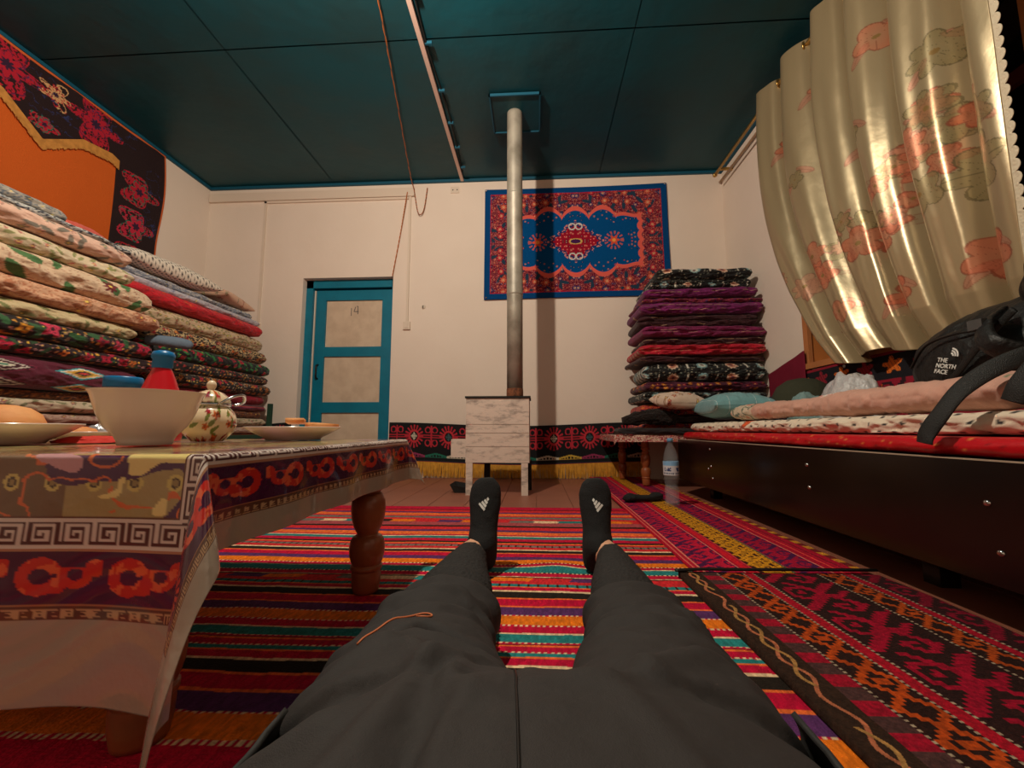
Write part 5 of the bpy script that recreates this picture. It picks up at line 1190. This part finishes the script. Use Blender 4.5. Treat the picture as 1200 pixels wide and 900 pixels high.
def shrink(rs, d, a=0, b=None): return [(x, y, z, rx - d, rz - d, t) for x, y, z, rx, rz, t in rs[a:b]]
# body: legs, pelvis, chest and feet in one surface
footL = [(-.175, 1.15, .07, .036, .038, 0), (-.172, 1.215, .066, .036, .045, -.2), (-.166, 1.245, .09, .038, .058, -.9), (-.160, 1.262, .14, .038, .05, -1.3), (-.154, 1.272, .19, .042, .035, -1.5), (-.150, 1.275, .225, .038, .022, -1.55), (-.149, 1.276, .244, .022, .012, -1.57)]
footR = [(.192, 1.15, .07, .036, .038, 0), (.190, 1.215, .066, .036, .045, -.2), (.185, 1.245, .09, .038, .058, -.9), (.181, 1.262, .14, .038, .05, -1.3), (.177, 1.272, .19, .042, .035, -1.5), (.173, 1.275, .225, .038, .022, -1.55), (.172, 1.276, .244, .022, .012, -1.57)]
def foot_loft(cx_, top, d=0.0):
    """sections stacked from heel up to the toes: (z, ycentre, half width, half depth)"""
    r = []
    for z_, x_, yc, rx, ry in ((.0, 0, 1.245, .022, .022), (.012, 0, 1.245, .031, .034), (.035, 0, 1.238, .036, .046), (.065, .0, 1.228, .037, .056), (.09, .001, 1.232, .036, .052), (.115, .001, 1.244, .035, .040), (.15, .0, 1.254, .038, .032), (.185, 0, 1.262, .0425, .026), (.215, 0, 1.268, .041, .021), (.238, 0, 1.272, .032, .016), (.252, 0, 1.275, .016, .010)):
        r.append((cx_ + (top - cx_) * z_ / .25, yc, z_ + G + .002, rx + d, ry + d))
    return r
def vloft(rs, n=28):
    rs = dens([(x, y, z, rx, ry, 0) for x, y, z, rx, ry in rs], 5)
    Pp = np.array([[[x + rx * math.cos(a), y + ry * math.sin(a), z] for a in np.linspace(0, 2 * PI, n, endpoint=False)] for x, y, z, rx, ry, _ in rs]); return np.concatenate([Pp[:1].mean(1, keepdims=True).repeat(n, 1), Pp, Pp[-1:].mean(1, keepdims=True).repeat(n, 1)], 0)
_loft = loft
def loft(r, n=28):
    if isinstance(r, np.ndarray): return r
    return _loft(r, n)
_dens = dens
def dens(r, k=6):
    if isinstance(r, np.ndarray): return r
    return _dens(r, k)
fL = vloft(foot_loft(-.156, -.150)); fR = vloft(foot_loft(.170, .172))
body = fuse('person', [shrink(legL, .028, 0, 4) + shrink(legL, .014, 4, 6) + [(-.182, 1.12, .066, .040, .038, 0), (-.178, 1.20, .070, .036, .038, 0)], shrink(legR, .028, 0, 4) + shrink(legR, .014, 4, 6) + [(.196, 1.12, .066, .038, .038, 0), (.192, 1.20, .072, .034, .038, 0)], shrink(pelv, .03), fL, fR], M['skin'], None, voxel=.009, smooth=4)
tag(body, 'person in black trousers and black socks lying on the rug, legs stretched towards the stove', 'person')
def ridge(co, p0, p1, w, amp):
    p0 = np.array(p0); p1 = np.array(p1); d = p1 - p0; t = np.clip(((co[:, :2] - p0[:2]) @ d[:2]) / (d[:2] @ d[:2]), 0, 1); q_ = p0[:2] + t[:, None] * d[:2]
    r_ = np.hypot(*(co[:, :2] - q_).T); return amp * np.exp(-(r_ / w) ** 2) * (co[:, 2] > .07)
def wr(co):
    x, y, z = co.T
    f = .010 * (fbm(x / .09 + 20, y / .05 + 20 + z * 4, 3) - .5) + .005 * (vn(x / .03 + 20, y / .02 + z * 9 + 20, 6) - .5)
    f = f * np.clip((y - .2) / .3, .25, 1)
    f += ridge(co, (-.20, .47), (-.15, .525), .014, .004) + ridge(co, (-.15, .525), (-.05, .50), .014, .005) - ridge(co, (-.20, .495), (-.14, .545), .008, .014) - ridge(co, (-.14, .545), (-.04, .515), .010, .018)
    f += ridge(co, (-.05, .33), (-.14, .47), .018, .009) + ridge(co, (.04, .36), (.16, .47), .018, .007) - ridge(co, (.02, .42), (.2, .52), .014, .005) + ridge(co, (-.06, .26), (-.07, .42), .010, .006) - ridge(co, (-.085, .26), (-.09, .40), .010, .006)
    f += ridge(co, (.08, .67), (.22, .64), .010, .007) - ridge(co, (.09, .70), (.22, .67), .010, .006) + ridge(co, (.07, .60), (.20, .60), .012, .006) + ridge(co, (-.25, .70), (-.09, .74), .012, .008) + ridge(co, (-.24, .62), (-.1, .66), .012, .006) - ridge(co, (-.24, .66), (-.1, .70), .010, .006)
    f += .007 * np.exp(-((y - .80) / .012) ** 2)
    sx_ = np.abs(x) - .16; ph_ = (y + 1.1 * sx_ * sx_ * 6 + .10 * fbm(x / .10 + 9, y / .12 + 9, 2)) * 62 + 3 * np.sign(x)
    leg_ = np.clip((y - .55) / .10, 0, 1); f += leg_ * .010 * np.maximum(0, np.sin(ph_)) ** 2 * np.clip(vn(x / .05 + 30, y / .07 + 30, 17) * 2 - .6, 0, 1)
    hp = np.clip((.60 - y) / .08, 0, 1) * np.clip((y - .15) / .1, 0, 1); dg_ = y * .75 + np.abs(x) * .9 + .08 * fbm(x / .12 + 40, y / .12 + 40, 5)
    f += hp * .010 * np.maximum(0, np.sin(dg_ * 48)) ** 3 * np.clip(vn(x / .08 + 50, y / .06 + 50, 19) * 2.2 - .7, 0, 1)
    f += ridge(co, (-.13, .20), (-.10, .36), .016, .010) - ridge(co, (-.085, .22), (-.06, .36), .010, .008) + ridge(co, (.10, .22), (.06, .36), .014, .006)
    f -= ridge(co, (-.008, .2), (-.022, .46), .004, .003)
    return f
tro = fuse('trousers', [legL[:4] + [(-.17, .81, .074, .094, .062, 0)], legR[:4] + [(.173, .81, .074, .086, .062, 0)], pelv], M['trouser'], body, voxel=.0065, smooth=5, disp=wr)
# knit lower legs
def kn(co): return .004 * (fbm(co[:, 0] / .03 + 9, co[:, 1] / .02 + 9, 3) - .5) + .002 * np.sin(co[:, 1] * 400)
for lg in (legL, legR):
    rs = [(x, y, z, rx - .012 if y < .85 else rx - .004, rz - .012 if y < .85 else rz - .003, t) for x, y, z, rx, rz, t in lg[2:]]
    l = rs[-1]; rs[-1] = (l[0], 1.165, l[2], l[3], l[4], 0); rs[-2] = rs[-2][:1] + (1.10,) + rs[-2][2:]
    fuse('knit_legging', [rs], M['knit'], body, voxel=.005, smooth=3, disp=kn)
# socks: cover the feet up to the ankle
for cx_, tp_, nm in ((-.156, -.150, 0), (.170, .172, 1)):
    rs = foot_loft(cx_, tp_, .005); ank = [(cx_ - (.014 if cx_ < 0 else -.014), 1.205, .072, .038, .042, 0), (cx_, 1.24, .07, .038, .045, 0), (cx_, 1.26, .065, .02, .03, 0)]
    sk = fuse('sock', [vloft(rs), ank], M['sock'], body, voxel=.005, smooth=4, disp=lambda co: .003 * (fbm(co[:, 0] / .02 + 9, co[:, 2] / .015 + 9, 3) - .5))
# jacket hem at both hips
def jacket_side(s):
    nu, nv = 60, 26; Y, A_ = np.meshgrid(np.linspace(-.45, .41 + .02 * (s > 0), nu), np.linspace(-.85, .40, nv), indexing='ij')
    rx = .240 + .003 * np.sin(Y * 20); rz = .108; w_ = .006 * (fbm(Y / .06 + 5, A_ * 2 + 5, 3) - .5)
    ye = Y - .05 * np.clip(A_, 0, 1) * np.clip((Y - .2) / .2, 0, 1)
    P_ = np.stack([s * (rx * np.cos(A_) + w_), ye, np.maximum(.12 + rz * np.sin(A_) + w_, G + .002)], -1)
    if s < 0: P_ = P_[::-1]
    return P_
jk = mat('black_jacket_cloth', (36, 35, 34), .7, bump=(20, .35, .012))
for s in (-1, 1):
    o = grid('jacket_side', jacket_side(s), None, jk, body); so_ = o.modifiers.new('s', 'SOLIDIFY'); so_.thickness = .005; so_.offset = 0
# marks projected on the cloth
def bvh(o): 
    bm = bmesh.new(); bm.from_mesh(o.data); t_ = BVHTree.FromBMesh(bm); bm.free(); return t_
def drape(tree, pts, d, off=.0012):
    out = []
    for p in pts:
        h_ = tree.ray_cast(Vector(p), Vector(d)); out.append((h_[0] + h_[1] * off) if h_[0] is not None else None)
    return out
tr = bvh(tro)
sw = [(-.215, .52), (-.205, .545), (-.193, .566), (-.18, .585), (-.166, .600), (-.152, .604), (-.144, .597), (-.150, .586), (-.160, .586), (-.163, .592), (-.160, .578)]
pts = smoothpath([(x, y, .6) for x, y in sw], 5); dp = [p for p in drape(tr, pts, (0, 0, -1)) if p is not None]
if len(dp) > 3: grid('swoosh_outline', tube_pts(dp, .0013, 6), None, M['orange_thread'], body, cv=True)
dp = [p for p in drape(tr, smoothpath([(-.010, .24, .6), (-.016, .34, .6), (-.022, .42, .6)], 8), (0, 0, -1), .0005) if p is not None]
if len(dp) > 3: grid('fly_seam', tube_pts(dp, .0011, 6), None, M['black'], body, cv=True)
for sk, cx_, sg in [(o, o.data.vertices[0].co.x, 0) for o in body.children if o.name.startswith('sock')]:
    t_ = bvh(sk); left = sk.data.vertices[0].co.x < 0; base = -.152 if left else .174; lb = bmesh.new(); sgn = 1 if left else -1
    for k in range(4):      # slanted bars growing wider towards the heel
        ax = Vector((sgn * .62, 0, .78)); px = Vector((ax.z * sgn, 0, -ax.x * sgn)); w0 = .0035 + .0028 * k; t0 = -.0085 * k
        mid = Vector((base + sgn * .012, .9, .198 + G)) + ax * t0; hb = ax * .0030
        cor = [mid - px * w0 - hb, mid + px * w0 - hb * 2.2, mid + px * w0 + hb * .2, mid - px * w0 + hb]
        g = [[None] * 3 for _ in range(7)]; ok = True
        for i in range(7):
            for j in range(3):
                u, v = i / 6, j / 2; p = cor[0].lerp(cor[1], u).lerp(cor[3].lerp(cor[2], u), v); h_ = t_.ray_cast(p, Vector((0, 1, 0)))
                if h_[0] is None: ok = False; break
                g[i][j] = lb.verts.new(h_[0] + h_[1] * .001)
            if not ok: break
        if ok:
            for i in range(6):
                for j in range(2): lb.faces.new((g[i][j], g[i + 1][j], g[i + 1][j + 1], g[i][j + 1]))
    bm_obj('stripe_logo', lb, M['logo'], sk)

# ------------------------------------------------------------------ light, world, camera
ld_ = bpy.data.lights.new('bulb_light', 'POINT'); ld_.energy = 108; ld_.color = (1.0, .87, .70); ld_.shadow_soft_size = .03
lo_ = bpy.data.objects.new('bulb_light', ld_); C.objects.link(lo_); lo_.location = (0, 0, 0); lo_.parent = lamp
w_ = bpy.data.worlds.new('world'); bpy.context.scene.world = w_; w_.use_nodes = True
w_.node_tree.nodes['Background'].inputs[0].default_value = (.01, .012, .02, 1); w_.node_tree.nodes['Background'].inputs[1].default_value = .2
cam = bpy.data.cameras.new('camera'); co_ = bpy.data.objects.new('camera', cam); C.objects.link(co_)
cam.sensor_width = 36; cam.lens = 490 / 1200 * 36; cam.clip_start = .01
co_.location = (0, 0, .41); co_.rotation_euler = (math.radians(90 + 6.2), 0, math.radians(3.27))
bpy.context.scene.camera = co_
vs = bpy.context.scene.view_settings; vs.view_transform = 'Standard'; vs.look = 'None'; vs.gamma = 1; vs.use_curve_mapping = False; vs.exposure = 0.55
